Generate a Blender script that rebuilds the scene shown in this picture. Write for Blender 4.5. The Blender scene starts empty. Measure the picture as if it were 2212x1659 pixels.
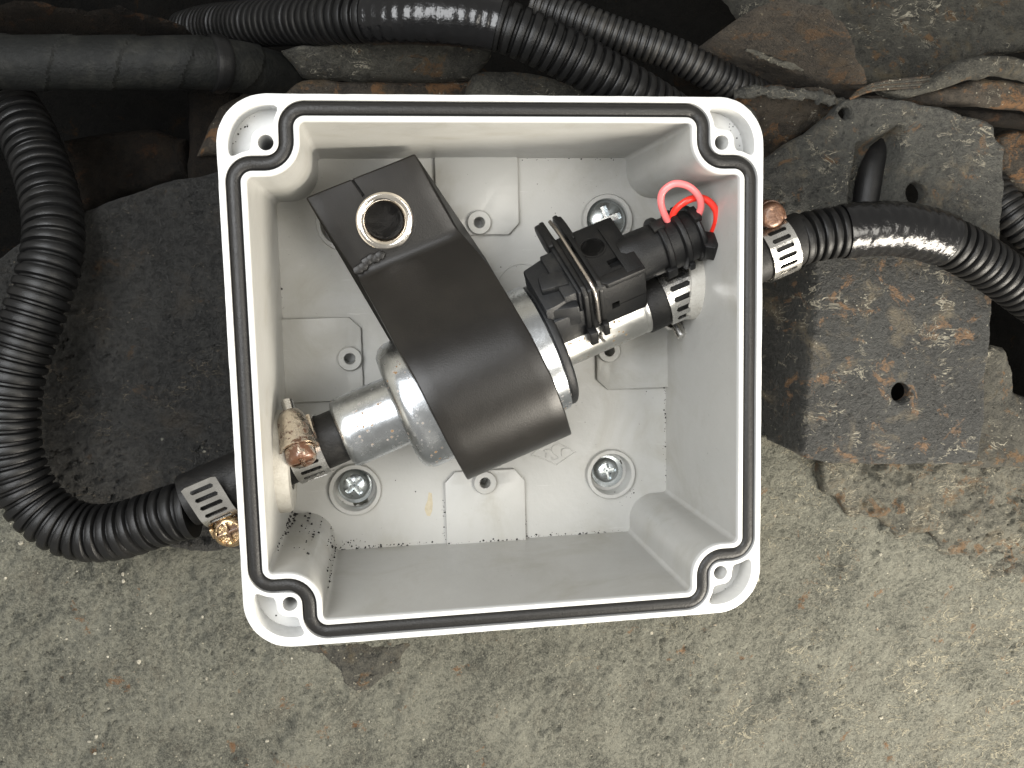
import bpy, bmesh, math, random
import numpy as np
from mathutils import Matrix, Vector, Euler

random.seed(7)
S = 0.01                                   # everything below is written in centimetres
sc = bpy.context.scene
COL = sc.collection
PI = math.pi

# ------------------------------------------------------------------ camera
CAM_EUL = [math.radians(a) for a in (-6.2228, -8.5022, -1.3294)]
CAM_LOC = np.array([-3.4952, 2.4332, 24.603])
cd = bpy.data.cameras.new('camera')
cam = bpy.data.objects.new('camera', cd)
COL.objects.link(cam)
cam.location = [c * S for c in CAM_LOC]
cam.rotation_euler = CAM_EUL
cd.sensor_width = 36.0
cd.lens = 36.0 * 3349.0 / 3840.0
cd.clip_start = 0.005
cd.clip_end = 50.0
sc.camera = cam

# ------------------------------------------------------------------ world, lamps, exposure
wd = bpy.data.worlds.new('World')
sc.world = wd
wd.use_nodes = True
bg = wd.node_tree.nodes['Background']
bg.inputs[0].default_value = (1.0, 0.975, 0.91, 1)
bg.inputs[1].default_value = 0.17


def lamp(name, loc, aim, size, power, col, size_y=None):
    l = bpy.data.lights.new(name, 'AREA')
    l.shape = 'RECTANGLE'
    l.size = size * S
    l.size_y = (size_y or size) * S
    l.energy = power
    l.color = col
    o = bpy.data.objects.new(name, l)
    COL.objects.link(o)
    o.location = [c * S for c in loc]
    d = Vector(aim) - Vector(loc)
    o.rotation_euler = d.to_track_quat('-Z', 'Y').to_euler()
    return o


lamp('cool_lamp', (-25, 12, 45), (1, -1, -5), 44, 1.75, (0.97, 0.985, 1.0), 30)
lamp('warm_lamp', (40, -36, 20), (10, -9, -6), 30, 3.0, (1.0, 0.93, 0.81), 20)
lamp('fill_light', (24, -4, 48), (0, 0, -5), 26, 0.8, (1.0, 0.955, 0.87), 22)  # added fill with no known source, lifts the floor and left wall
sc.view_settings.view_transform = 'Standard'
sc.view_settings.look = 'None'
sc.view_settings.exposure = 1.36
sc.view_settings.gamma = 1.0

# ------------------------------------------------------------------ picture <-> place
_R = np.array(Euler(CAM_EUL).to_matrix())
_F = 3349.0 / 3840.0 * 2212.0


def at(px, py, z=0.0):
    """point at height z that the photograph shows at px, py (2212 x 1659 grid)"""
    d = _R @ np.array([(px - 1106.0) / _F, -(py - 829.5) / _F, -1.0])
    return CAM_LOC + d * ((z - CAM_LOC[2]) / d[2])


ZA = -3.8                                   # height of the hose line through the box
_A = at(620, 989, ZA)
_B = at(1690, 530, ZA)
U = (_B - _A) / np.linalg.norm(_B - _A)
V = np.array([-U[1], U[0], 0.0])
O = _A + U * ((at(1045, 810, ZA) - _A) @ U)


def uv(px, py, z):
    q = at(px, py, z) - O
    return float(q @ U), float(q @ V)


# ------------------------------------------------------------------ noise
_rng = np.random.RandomState(3)
_LAT = [_rng.rand(256, 256) for _ in range(8)]


def vnoise(x, y, k=0):
    L = _LAT[k % 8]
    xi = np.floor(x).astype(int)
    yi = np.floor(y).astype(int)
    fx = x - xi
    fy = y - yi
    fx = fx * fx * fx * (fx * (fx * 6 - 15) + 10)
    fy = fy * fy * fy * (fy * (fy * 6 - 15) + 10)
    a = L[xi & 255, yi & 255]
    b = L[(xi + 1) & 255, yi & 255]
    c = L[xi & 255, (yi + 1) & 255]
    d = L[(xi + 1) & 255, (yi + 1) & 255]
    return (a * (1 - fx) + b * fx) * (1 - fy) + (c * (1 - fx) + d * fx) * fy - 0.5


def fbm(x, y, k=0, oct=5, lac=2.07, gain=0.5):
    s = 0.0
    a = 1.0
    for i in range(oct):
        s = s + a * vnoise(x + 13.7 * i, y - 7.3 * i, k + i)
        x = x * lac
        y = y * lac
        a *= gain
    return s


def worley(x, y, seed=0):
    xi, yi = np.floor(x).astype(int), np.floor(y).astype(int)
    A, B = _LAT[seed % 8], _LAT[(seed + 3) % 8]
    d = np.full(x.shape, 9.0)
    for i in (-1, 0, 1):
        for j in (-1, 0, 1):
            px = xi + i + A[(xi + i) & 255, (yi + j) & 255]
            py = yi + j + B[(xi + i) & 255, (yi + j) & 255]
            d = np.minimum(d, np.hypot(x - px, y - py))
    return d


def grit_relief(X, Y, seed=0, a=0.05):
    """pebbly skin with sharp little pits"""
    w = worley(X * 2.6 + 0.6 * fbm(X, Y, seed, 2), Y * 2.6, seed)
    w2 = worley(X * 5.5, Y * 5.5, seed + 1)
    n = fbm(X * 2.2, Y * 2.2, seed + 2, 3)
    k = np.clip(fbm(X * 0.45, Y * 0.45, seed + 5, 3) * 1.5 + 0.55, 0.1, 1)
    pit = np.clip((0.20 * k - worley(X * 2.1 + n, Y * 2.5 + 0.6 * n, seed + 4)) / 0.11, 0, 1)
    return a * (0.9 * (0.5 - w) * (0.6 + n) + 0.5 * (0.5 - w2)) - a * 1.7 * pit


# ------------------------------------------------------------------ objects
def frame(o=(0, 0, 0), x=(1, 0, 0), y=(0, 1, 0), z=(0, 0, 1)):
    m = Matrix.Identity(4)
    for i, c in enumerate((x, y, z, o)):
        for r in range(3):
            m[r][i] = c[r]
    return m


PUMP = frame(O, U, V, (0, 0, 1))


def tag(o, label=None, cat=None, group=None, kind=None):
    if label: o['label'] = label
    if cat: o['category'] = cat
    if group: o['group'] = group
    if kind: o['kind'] = kind
    return o


def thing(name, label, cat, M=None, group=None):
    o = bpy.data.objects.new(name, None)
    COL.objects.link(o)
    o.empty_display_size = 0.01
    m = (M or Matrix.Identity(4)).copy()
    o['_m'] = [c for r in m for c in r]
    m.translation = m.translation * S
    o.matrix_world = m
    tag(o, label, cat, group)
    return o


def obj(name, geo, mat, parent=None, M=None, world=False, smooth=35, kind=None):
    """link one mesh; geo in local cm, or in world cm when world is set"""
    vs, fs = geo
    vs = np.array(vs, float).reshape(-1, 3)
    if M is not None:
        A = np.array(M)
        vs = vs @ A[:3, :3].T + A[:3, 3]
    top = parent
    while top is not None and top.parent is not None:
        top = top.parent
    loc = None
    if parent is not None and world:
        m = Matrix([top['_m'][i * 4:i * 4 + 4] for i in range(4)]).inverted() if '_m' in top else None
        if m is not None:
            A = np.array(m)
            vs = vs @ A[:3, :3].T + A[:3, 3]
        elif '_o' in top:
            vs = vs - np.array(top['_o'])
    if parent is None:
        loc = vs.mean(0)
        loc[2] = vs[:, 2].min()
        vs = vs - loc
    elif top is not None and '_m' not in top and '_o' in top and not world:
        vs = vs - np.array(top['_o'])
    me = bpy.data.meshes.new(name)
    me.from_pydata((vs * S).tolist(), [], [list(map(int, f)) for f in fs])
    me.validate()
    me.update()
    me.materials.append(mat)
    if smooth:
        me.polygons.foreach_set('use_smooth', [True] * len(me.polygons))
        me.set_sharp_from_angle(angle=math.radians(smooth))
    o = bpy.data.objects.new(name, me)
    COL.objects.link(o)
    if parent is not None:
        o.parent = parent
    if loc is not None:
        o.location = [c * S for c in loc]
        o['_o'] = [float(c) for c in loc]
    if kind: o['kind'] = kind
    return o


# ------------------------------------------------------------------ shapes: all return (verts, faces)
def join(*gs):
    V_, F_ = [], []
    for v, f in gs:
        n = len(V_)
        V_ += [tuple(p) for p in v]
        F_ += [tuple(i + n for i in q) for q in f]
    return V_, F_


def xf(g, M):
    A = np.array(M)
    v = np.array(g[0]) @ A[:3, :3].T + A[:3, 3]
    return [tuple(p) for p in v], g[1]


def from_bm(bm):
    bm.verts.ensure_lookup_table()
    bm.verts.index_update()
    r = [tuple(v.co) for v in bm.verts], [tuple(v.index for v in f.verts) for f in bm.faces]
    bm.free()
    return r


def to_bm(g):
    bm = bmesh.new()
    vs = [bm.verts.new(p) for p in g[0]]
    for f in g[1]:
        try:
            bm.faces.new([vs[i] for i in f])
        except ValueError:
            pass
    return bm


def bevel(g, w, seg=2, ang=30):
    bm = to_bm(g)
    bmesh.ops.recalc_face_normals(bm, faces=bm.faces)
    es = [e for e in bm.edges if len(e.link_faces) == 2 and e.calc_face_angle(0) > math.radians(ang)]
    bmesh.ops.bevel(bm, geom=es, offset=w, offset_type='OFFSET', segments=seg, profile=0.5, affect='EDGES', clamp_overlap=True)
    return from_bm(bm)


def prism(poly, z0, z1, bev=0.0, seg=2):
    n = len(poly)
    v = [(p[0], p[1], z0) for p in poly] + [(p[0], p[1], z1) for p in poly]
    f = [tuple(range(n))[::-1], tuple(range(n, 2 * n))]
    f += [(i, (i + 1) % n, n + (i + 1) % n, n + i) for i in range(n)]
    g = (v, f)
    return bevel(g, bev, seg) if bev else g


def box(x0, x1, y0, y1, z0, z1, bev=0.0, seg=2):
    return prism([(x0, y0), (x1, y0), (x1, y1), (x0, y1)], z0, z1, bev, seg)


def lathe(prof, n=40, closed=False, caps=True):
    """profile of (x along the axis, radius) turned about local X"""
    v, f = [], []
    m = len(prof)
    for x, r in prof:
        for k in range(n):
            a = 2 * PI * k / n
            v.append((x, r * math.cos(a), r * math.sin(a)))
    for i in range(m if closed else m - 1):
        j = (i + 1) % m
        for k in range(n):
            l = (k + 1) % n
            f.append((i * n + k, i * n + l, j * n + l, j * n + k))
    if not closed and caps:
        if prof[0][1] > 1e-4: f.append(tuple(range(n))[::-1])
        if prof[-1][1] > 1e-4: f.append(tuple((m - 1) * n + k for k in range(n)))
    return v, f


ZUP = Matrix(((0, 0, 1, 0), (0, 1, 0, 0), (-1, 0, 0, 0), (0, 0, 0, 1)))   # turn X into -Z
XTOZ = Matrix(((0, 0, -1, 0), (0, 1, 0, 0), (1, 0, 0, 0), (0, 0, 0, 1)))   # turn X into Z


def catmull(P, step=0.05):
    P = [np.array(p, float) for p in P]
    P = [2 * P[0] - P[1]] + P + [2 * P[-1] - P[-2]]
    out = []
    for i in range(1, len(P) - 2):
        a, b, c, d = P[i - 1:i + 3]
        for k in range(24):
            t = k / 24
            out.append(0.5 * ((2 * b) + (c - a) * t + (2 * a - 5 * b + 4 * c - d) * t * t + (3 * b - a - 3 * c + d) * t ** 3))
    out.append(P[-2])
    out = np.array(out)
    s = np.concatenate([[0], np.cumsum(np.linalg.norm(np.diff(out, axis=0), axis=1))])
    n = max(2, int(round(s[-1] / step)) + 1)
    t = np.linspace(0, s[-1], n)
    return np.stack([np.interp(t, s, out[:, k]) for k in range(3)], 1), t


def tube(path, rad, n=24, caps=True, wob=None):
    path = np.array(path, float)
    m = len(path)
    rad = np.broadcast_to(np.array(rad, float), (m,))
    T = np.gradient(path, axis=0)
    T /= np.linalg.norm(T, axis=1)[:, None]
    N = np.array([0, 0, 1.0])
    if abs(T[0] @ N) > 0.9: N = np.array([0, 1.0, 0])
    v = []
    a = np.linspace(0, 2 * PI, n, endpoint=False)
    for i in range(m):
        N = N - T[i] * (T[i] @ N)
        N /= np.linalg.norm(N)
        B = np.cross(T[i], N)
        r = rad[i] * (1 if wob is None else wob(i, a))
        v.append(path[i] + (np.cos(a) * r)[:, None] * N + (np.sin(a) * r)[:, None] * B)
    v = np.concatenate(v)
    f = []
    for i in range(m - 1):
        for k in range(n):
            l = (k + 1) % n
            f.append((i * n + k, i * n + l, (i + 1) * n + l, (i + 1) * n + k))
    if caps:
        f.append(tuple(range(n))[::-1])
        f.append(tuple((m - 1) * n + k for k in range(n)))
    return [tuple(p) for p in v], f


def fill(loops, z0, z1, bev=0.0):
    """flat shape with holes (first loop outside), from z0 to z1"""
    cu = bpy.data.curves.new('t', 'CURVE')
    cu.dimensions = '2D'
    cu.fill_mode = 'BOTH'
    for L in loops:
        sp = cu.splines.new('POLY')
        sp.points.add(len(L) - 1)
        for p, q in zip(sp.points, L):
            p.co = (q[0], q[1], 0, 1)
        sp.use_cyclic_u = True
    cu.extrude = (z1 - z0) / 2 - bev
    cu.bevel_depth = bev
    cu.bevel_resolution = 1
    cu.offset = -bev
    o = bpy.data.objects.new('t', cu)
    COL.objects.link(o)
    dg = bpy.context.evaluated_depsgraph_get()
    me = o.evaluated_get(dg).to_mesh()
    v = [(p.co.x, p.co.y, p.co.z + (z0 + z1) / 2) for p in me.vertices]
    f = [tuple(p.vertices) for p in me.polygons]
    o.to_mesh_clear()
    bpy.data.objects.remove(o)
    bpy.data.curves.remove(cu)
    bm = to_bm((v, f))
    bmesh.ops.remove_doubles(bm, verts=bm.verts, dist=1e-4)
    return from_bm(bm)


def cut(g, *hs):
    """carve the shapes hs out of g"""
    def mesh(g):
        me = bpy.data.meshes.new('t')
        bm = to_bm(g)
        bmesh.ops.recalc_face_normals(bm, faces=bm.faces)
        bm.to_mesh(me)
        bm.free()
        o = bpy.data.objects.new('t', me)
        COL.objects.link(o)
        return o
    a = mesh(g)
    bs = [mesh(h) for h in hs]
    for b in bs:
        md = a.modifiers.new('b', 'BOOLEAN')
        md.operation = 'DIFFERENCE'
        md.solver = 'EXACT'
        md.object = b
    dg = bpy.context.evaluated_depsgraph_get()
    me = a.evaluated_get(dg).to_mesh()
    r = [tuple(p.co) for p in me.vertices], [tuple(p.vertices) for p in me.polygons]
    a.evaluated_get(dg).to_mesh_clear()
    for o in [a] + bs:
        m = o.data
        bpy.data.objects.remove(o)
        bpy.data.meshes.remove(m)
    return r


def circ(x, y, r, n=32, a0=0.0):
    return [(x + r * math.cos(a0 + 2 * PI * k / n), y + r * math.sin(a0 + 2 * PI * k / n)) for k in range(n)]


# ------------------------------------------------------------------ materials
class NT:
    def __init__(s, name):
        s.m = bpy.data.materials.new(name)
        s.m.use_nodes = True
        s.t = s.m.node_tree
        s.b = s.t.nodes['Principled BSDF']
        tc = s.t.nodes.new('ShaderNodeTexCoord')
        mp = s.t.nodes.new('ShaderNodeMapping')
        mp.inputs['Scale'].default_value = (1 / S,) * 3
        s.t.links.new(tc.outputs['Object'], mp.inputs[0])
        s.co = mp.outputs[0]

    def n(s, kind, **kw):
        x = s.t.nodes.new('ShaderNode' + kind)
        for k, v in kw.items():
            setattr(x, k, v)
        return x

    def put(s, sock, v):
        if hasattr(v, 'is_linked'):
            s.t.links.new(v, sock)
        elif isinstance(v, (tuple, list)):
            sock.default_value = tuple(v) + ((1,) if len(v) == 3 and sock.type == 'RGBA' else ())
        else:
            sock.default_value = v

    def noise(s, scale, detail=4, rough=0.55, dist=0.0, co=None):
        x = s.n('TexNoise')
        s.put(x.inputs['Vector'], co or s.co)
        x.inputs['Scale'].default_value = scale
        x.inputs['Detail'].default_value = detail
        x.inputs['Roughness'].default_value = rough
        x.inputs['Distortion'].default_value = dist
        return x.outputs['Fac']

    def vor(s, scale, feature='F1', co=None):
        x = s.n('TexVoronoi', feature=feature)
        s.put(x.inputs['Vector'], co or s.co)
        x.inputs['Scale'].default_value = scale
        return x.outputs['Distance']

    def ramp(s, fac, a, b):
        """0 below a, 1 above b (or the reverse when a > b)"""
        x = s.n('MapRange', clamp=True)
        x.interpolation_type = 'SMOOTHSTEP'
        s.put(x.inputs[0], fac)
        lo, hi = (a, b) if a < b else (b, a)
        x.inputs[1].default_value = lo
        x.inputs[2].default_value = hi
        x.inputs[3].default_value = 0 if a < b else 1
        x.inputs[4].default_value = 1 if a < b else 0
        return x.outputs[0]

    def math(s, op, a, b=0.0):
        x = s.n('Math', operation=op)
        s.put(x.inputs[0], a)
        s.put(x.inputs[1], b)
        return x.outputs[0]

    def mix(s, f, a, b):
        x = s.n('Mix', data_type='RGBA')
        s.put(x.inputs[0], f)
        s.put(x.inputs[6], a)
        s.put(x.inputs[7], b)
        return x.outputs[2]

    def mixf(s, f, a, b):
        x = s.n('Mix', data_type='FLOAT')
        s.put(x.inputs[0], f)
        s.put(x.inputs[2], a)
        s.put(x.inputs[3], b)
        return x.outputs[0]

    def bump(s, h, dist, strength=1.0):
        x = s.n('Bump')
        x.inputs['Distance'].default_value = dist * S
        x.inputs['Strength'].default_value = strength
        s.put(x.inputs['Height'], h)
        s.t.links.new(x.outputs[0], s.b.inputs['Normal'])

    def set(s, **kw):
        for k, v in kw.items():
            s.put(s.b.inputs[k.replace('_', ' ')], v)
        return s.m


def plain(name, col, rough, metal=0.0, var=0.2, scale=2.0, bump=0.0, bscale=25.0, coat=0.0, dust=0.0, dustcol=(0.3, 0.28, 0.24), spec=0.5):
    t = NT(name)
    f = t.noise(scale, 5)
    c = t.mix(f, tuple(x * (1 - var) for x in col), tuple(min(1, x * (1 + var)) for x in col))
    if dust:
        d = t.math('MULTIPLY', t.ramp(t.noise(scale * 0.7, 6, 0.7), 0.45, 0.75), dust)
        sp = t.ramp(t.vor(9.0), 0.10, 0.04)
        d = t.math('MAXIMUM', d, t.math('MULTIPLY', sp, min(1, dust * 1.6)))
        c = t.mix(d, c, dustcol)
    if bump:
        t.bump(t.noise(bscale, 4), bump)
    r = t.mixf(t.noise(scale * 2.3, 4), rough * 0.8, min(1, rough * 1.2))
    return t.set(Base_Color=c, Roughness=r, Metallic=metal, Coat_Weight=coat, Specular_IOR_Level=spec)


def zinc(name, col=(0.66, 0.66, 0.65), rough=0.27, spots=0.5, rust=(0.20, 0.12, 0.055), bump=0.002):
    t = NT(name)
    big = t.noise(1.1, 5, 0.6)
    fine = t.noise(14, 4, 0.7)
    c = t.mix(t.ramp(big, 0.35, 0.7), tuple(x * 0.72 for x in col), col)
    c = t.mix(t.math('MULTIPLY', t.ramp(fine, 0.45, 0.75), 0.22), c, (0.36, 0.36, 0.35))
    zone = t.ramp(t.noise(0.7, 3), 0.66 - 0.2 * spots, 0.80 - 0.2 * spots)
    sp = t.math('MULTIPLY', t.ramp(t.vor(5.5), 0.30, 0.22), t.ramp(t.noise(9, 3), 0.42, 0.5))
    k = t.math('MULTIPLY', zone, sp)
    c = t.mix(k, c, rust)
    r = t.mixf(t.noise(4.0, 5, 0.65), rough * 0.65, rough * 1.45)
    r = t.mixf(k, r, 0.7)
    t.bump(t.math('ADD', t.noise(9, 3), t.math('MULTIPLY', k, -0.6)), bump)
    return t.set(Base_Color=c, Roughness=r, Metallic=t.mixf(k, 1.0, 0.1))


def crust(name, dark, light, rust=0.3, flake=0.3, rustcol=(0.165, 0.085, 0.036), pale=(0.36, 0.335, 0.265), tan=(0.165, 0.135, 0.088), bump=0.05, seed=0.0, rough=0.8, streak=1.0, spec=0.35, grad=0.0, fine=3.2, blotch=0.45):
    """rust-flecked undercoat"""
    t = NT(name)
    mp = t.n('Mapping')
    mp.inputs['Location'].default_value = (seed * 17.3, seed * 9.1, seed * 3.7)
    t.t.links.new(t.co, mp.inputs[0])
    co = mp.outputs[0]
    a = t.noise(0.42, 6, 0.6, 0.4, co)
    b = t.noise(fine, 7, 0.68, 0.2, co)
    g = t.noise(16.0, 4, 0.7, 0, co)
    c = t.mix(t.ramp(t.math('ADD', t.math('MULTIPLY', a, blotch), t.math('MULTIPLY', b, 1 - blotch)), 0.39, 0.61), dark, light)
    c = t.mix(t.math('MULTIPLY', t.ramp(g, 0.42, 0.68), 0.50), c, tuple(x * 1.5 for x in light))
    # tan wash and rust blooms
    tw = t.math('MULTIPLY', t.ramp(t.noise(0.75, 5, 0.7, 0.6, co), 0.52, 0.74), 0.75)
    c = t.mix(t.math('MULTIPLY', tw, min(1, 0.35 + rust)), c, tan)
    rz = t.noise(0.95, 6, 0.72, 0.5, co)
    rm = t.math('MULTIPLY', t.ramp(rz, 0.64 - 0.12 * rust, 0.70 - 0.12 * rust), t.ramp(t.noise(5.0, 4, 0.7, 0, co), 0.28, 0.55))
    c = t.mix(t.math('MULTIPLY', rm, 0.85), c, rustcol)
    # pale flaking edges, thicker towards one side where the coat has dried out
    def lean(f):
        if not grad: return f
        sx = t.n('SeparateXYZ')
        t.t.links.new(t.co, sx.inputs[0])
        return t.math('ADD', f, t.math('MULTIPLY', sx.outputs[0], grad))
    mp2 = t.n('Mapping')
    mp2.inputs['Scale'].default_value = (1.0, 1.0 + 0.8 * streak, 1.0)
    t.t.links.new(co, mp2.inputs[0])
    fl = t.math('ABSOLUTE', t.math('SUBTRACT', t.noise(1.05, 5, 0.6, 0.7, mp2.outputs[0]), 0.5))
    fm = t.math('MULTIPLY', t.ramp(fl, 0.020, 0.004), t.ramp(lean(t.noise(0.5, 4, 0.7, 0, co)), 0.66 - 0.3 * flake, 0.76 - 0.3 * flake))
    c = t.mix(t.math('MULTIPLY', fm, 0.9), c, pale)
    sp = t.math('MULTIPLY', t.ramp(t.vor(4.2, co=co), 0.15, 0.08), t.ramp(t.noise(1.1, 2, 0.5, 0, co), 0.46, 0.62))
    c = t.mix(t.math('MULTIPLY', sp, min(1, 0.35 + flake)), c, pale)
    pit = t.ramp(t.noise(7.5, 3, 0.55, 0.3, co), 0.345, 0.27)
    c = t.mix(t.math('MULTIPLY', pit, 0.55), c, tuple(x * 0.35 for x in dark))
    h = t.math('ADD', t.math('MULTIPLY', b, 0.8), t.math('MULTIPLY', g, 0.5))
    h = t.math('SUBTRACT', h, t.math('MULTIPLY', pit, 0.6))
    h = t.math('ADD', h, t.math('MULTIPLY', fm, 0.35))
    t.bump(h, bump * 3.2)
    return t.set(Base_Color=c, Roughness=t.mixf(b, rough - 0.15, rough + 0.12), Specular_IOR_Level=spec)


def box_plastic(name, lo, hi, grime_):
    t = NT(name)
    f = t.noise(0.6, 5, 0.6)
    c = t.mix(f, lo, hi)
    grime = t.math('MULTIPLY', t.ramp(t.noise(0.35, 6, 0.65, 0.7), 0.45, 0.78), grime_)
    c = t.mix(grime, c, tuple(x * k for x, k in zip(lo, (0.74, 0.70, 0.60))))
    sp = t.math('MULTIPLY', t.ramp(t.noise(11, 2), 0.735, 0.77), t.ramp(t.noise(0.8, 3), 0.45, 0.6))
    c = t.mix(t.math('MULTIPLY', sp, 0.8), c, (0.05, 0.045, 0.035))
    mp = t.n('Mapping')
    mp.inputs['Scale'].default_value = (0.4, 9, 9)
    mp.inputs['Rotation'].default_value = (0, 0, 0.25)
    t.t.links.new(t.co, mp.inputs[0])
    sc_ = t.ramp(t.noise(1.3, 4, 0.7, 0, mp.outputs[0]), 0.66, 0.74)
    c = t.mix(t.math('MULTIPLY', sc_, 0.25), c, (0.80, 0.80, 0.79))
    t.bump(t.noise(3.0, 4), 0.012)
    return t.set(Base_Color=c, Roughness=t.mixf(t.noise(1.5, 4), 0.26, 0.42))


PLASTIC = box_plastic('grey_white_plastic', (0.49, 0.492, 0.482), (0.54, 0.542, 0.532), 0.22)
PLASTIC_IN = box_plastic('shaded_grimy_plastic', (0.375, 0.371, 0.349), (0.43, 0.427, 0.406), 0.6)  # darker copy of the rim plastic: shade inside the box painted in, plus grime
PLASTIC_PALE = plain('pale_rubber_washer', (0.50, 0.48, 0.43), 0.5, var=0.16, scale=2.5, bump=0.03, dust=0.5, dustcol=(0.27, 0.235, 0.18))
GASKET = plain('gasket_rubber', (0.010, 0.0095, 0.009), 0.42, spec=0.35, var=0.15, scale=1.2, bump=0.012, bscale=18)
RUBBER = plain('sleeve_rubber', (0.0108, 0.0098, 0.0088), 0.35, spec=0.30, var=0.4, scale=0.8, bump=0.004, bscale=22, dust=0.11, dustcol=(0.040, 0.033, 0.026))
HOSE = plain('hose_rubber', (0.008, 0.0076, 0.0072), 0.5, spec=0.3, var=0.2, bump=0.015, bscale=16, dust=0.05)
CONDUIT = plain('conduit_plastic', (0.0045, 0.0045, 0.0046), 0.40, spec=0.32, var=0.35, scale=1.5, bump=0.010, dust=0.15, dustcol=(0.034, 0.031, 0.026))
CONDUIT_OLD = plain('dusty_conduit', (0.008, 0.008, 0.008), 0.45, var=0.3, scale=1.5, bump=0.01, dust=0.2, dustcol=(0.13, 0.115, 0.09))
TAPE = plain('vinyl_tape', (0.004, 0.004, 0.0045), 0.21, var=0.2, scale=1.8, bump=0.05, bscale=2.2, dust=0.04, dustcol=(0.05, 0.045, 0.04))
PLUG = plain('plug_plastic', (0.0060, 0.0060, 0.0062), 0.40, spec=0.3, var=0.25, scale=1.6, bump=0.012, bscale=30, dust=0.08, dustcol=(0.11, 0.10, 0.085))
SOCKET = plain('socket_plastic', (0.010, 0.0105, 0.0115), 0.42, spec=0.35, var=0.2, scale=1.6, bump=0.012, bscale=30, dust=0.11, dustcol=(0.13, 0.12, 0.10))
DARK = plain('dark_hole', (0.012, 0.011, 0.010), 0.8)
ZINC = zinc('zinc_plated_steel', (0.62, 0.645, 0.67), spots=0.9, rough=0.24)
ZINC_TUBE = zinc('aged_zinc_tube', (0.70, 0.69, 0.655), 0.32, 0.9, (0.27, 0.19, 0.10))
STEEL = zinc('clamp_steel', (0.90, 0.88, 0.84), 0.25, 0.0, bump=0.007)
SCREW = zinc('screw_steel', (0.60, 0.64, 0.65), 0.24, 0.0, bump=0.002)
CHROME = zinc('polished_eyelet', (0.88, 0.82, 0.74), 0.12, 0.15, bump=0.003)
CLIPWIRE = plain('clip_wire_steel', (0.50, 0.46, 0.42), 0.28, 1.0, var=0.2)


def rusty_steel(name, cover, base=(0.72, 0.68, 0.60), rust=(0.19, 0.085, 0.04), rough=0.22, coat=0.0, scale=2.6):
    t = NT(name)
    k = t.ramp(t.noise(scale, 6, 0.65, 0.4), 0.66 - 0.4 * cover, 0.72 - 0.3 * cover)
    c = t.mix(k, base, t.mix(t.noise(7, 4), tuple(x * 0.6 for x in rust), tuple(x * 1.5 for x in rust)))
    t.bump(t.noise(8, 4), 0.03)
    return t.set(Base_Color=c, Roughness=t.mixf(k, rough, 0.42), Metallic=t.mixf(k, 1.0, 0.35), Coat_Weight=coat, Coat_Roughness=0.15)


RUST_WORM = rusty_steel('rust_stained_housing', 0.38, (0.66, 0.58, 0.48), (0.10, 0.05, 0.028), coat=0.4, scale=3.6)
RUST_HEAD = rusty_steel('rust_stained_bolt', 0.60, (0.50, 0.41, 0.32), (0.115, 0.05, 0.025), coat=0.6)
COPPER = rusty_steel('brown_lacquered_bolt', 0.9, (0.24, 0.14, 0.085), (0.075, 0.032, 0.015), 0.35, coat=0.3, scale=5)
BRASS = rusty_steel('brass_screw', 0.50, (0.56, 0.40, 0.22), (0.10, 0.05, 0.02), 0.16, 0.6, 3.5)
PINK = plain('pink_wire_sheath', (0.86, 0.20, 0.20), 0.38, var=0.06, coat=0.2)
RED = plain('red_wire_sheath', (0.84, 0.035, 0.02), 0.35, var=0.06, coat=0.2)

PANEL = crust('undercoated_panel', (0.056, 0.0565, 0.046), (0.172, 0.170, 0.137), 0.16, 0.50, pale=(0.38, 0.35, 0.26), tan=(0.125, 0.11, 0.082), bump=0.10, seed=1, grad=0.010, fine=6.5, blotch=0.40)
FLAKY = crust('flaking_undercoat', (0.040, 0.039, 0.032), (0.125, 0.120, 0.095), 0.75, 0.62, rustcol=(0.13, 0.075, 0.035), pale=(0.36, 0.33, 0.25), tan=(0.14, 0.105, 0.06), bump=0.10, seed=12, fine=5.0, blotch=0.4)
PLATE_L = crust('dark_plate_crust', (0.0042, 0.0043, 0.0040), (0.030, 0.0295, 0.0270), 0.30, 0.40, rustcol=(0.055, 0.034, 0.017), pale=(0.14, 0.12, 0.09), tan=(0.05, 0.04, 0.028), bump=0.10, seed=2, rough=0.58, spec=0.55, fine=5.0, blotch=0.35)  # nearly black crust for the plate left of the box
BRACKET = crust('rust_spotted_bracket', (0.0085, 0.009, 0.0087), (0.032, 0.033, 0.031), 0.62, 0.50, rustcol=(0.150, 0.085, 0.040), bump=0.075, seed=3, rough=0.56, spec=0.5, fine=6.0, blotch=0.35)
BRACKET_UP = crust('grey_crusted_bracket', (0.020, 0.020, 0.019), (0.062, 0.062, 0.054), 0.50, 0.55, rustcol=(0.125, 0.072, 0.034), bump=0.09, seed=4, rough=0.62, spec=0.45, fine=5.5, blotch=0.35)
RUSTY = crust('rusted_flange', (0.011, 0.009, 0.007), (0.044, 0.036, 0.027), 1.0, 0.35, rustcol=(0.125, 0.064, 0.026), tan=(0.085, 0.058, 0.028), bump=0.05, seed=5)
LIP = crust('brown_rusted_lip', (0.009, 0.0075, 0.006), (0.036, 0.030, 0.023), 0.8, 0.3, rustcol=(0.058, 0.032, 0.014), pale=(0.16, 0.14, 0.10), tan=(0.045, 0.030, 0.016), bump=0.06, seed=9)
GREY_OLD = crust('grey_crusted_metal', (0.020, 0.0195, 0.017), (0.066, 0.063, 0.051), 0.55, 0.50, rustcol=(0.105, 0.060, 0.026), tan=(0.085, 0.066, 0.036), bump=0.07, seed=6)
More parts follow.
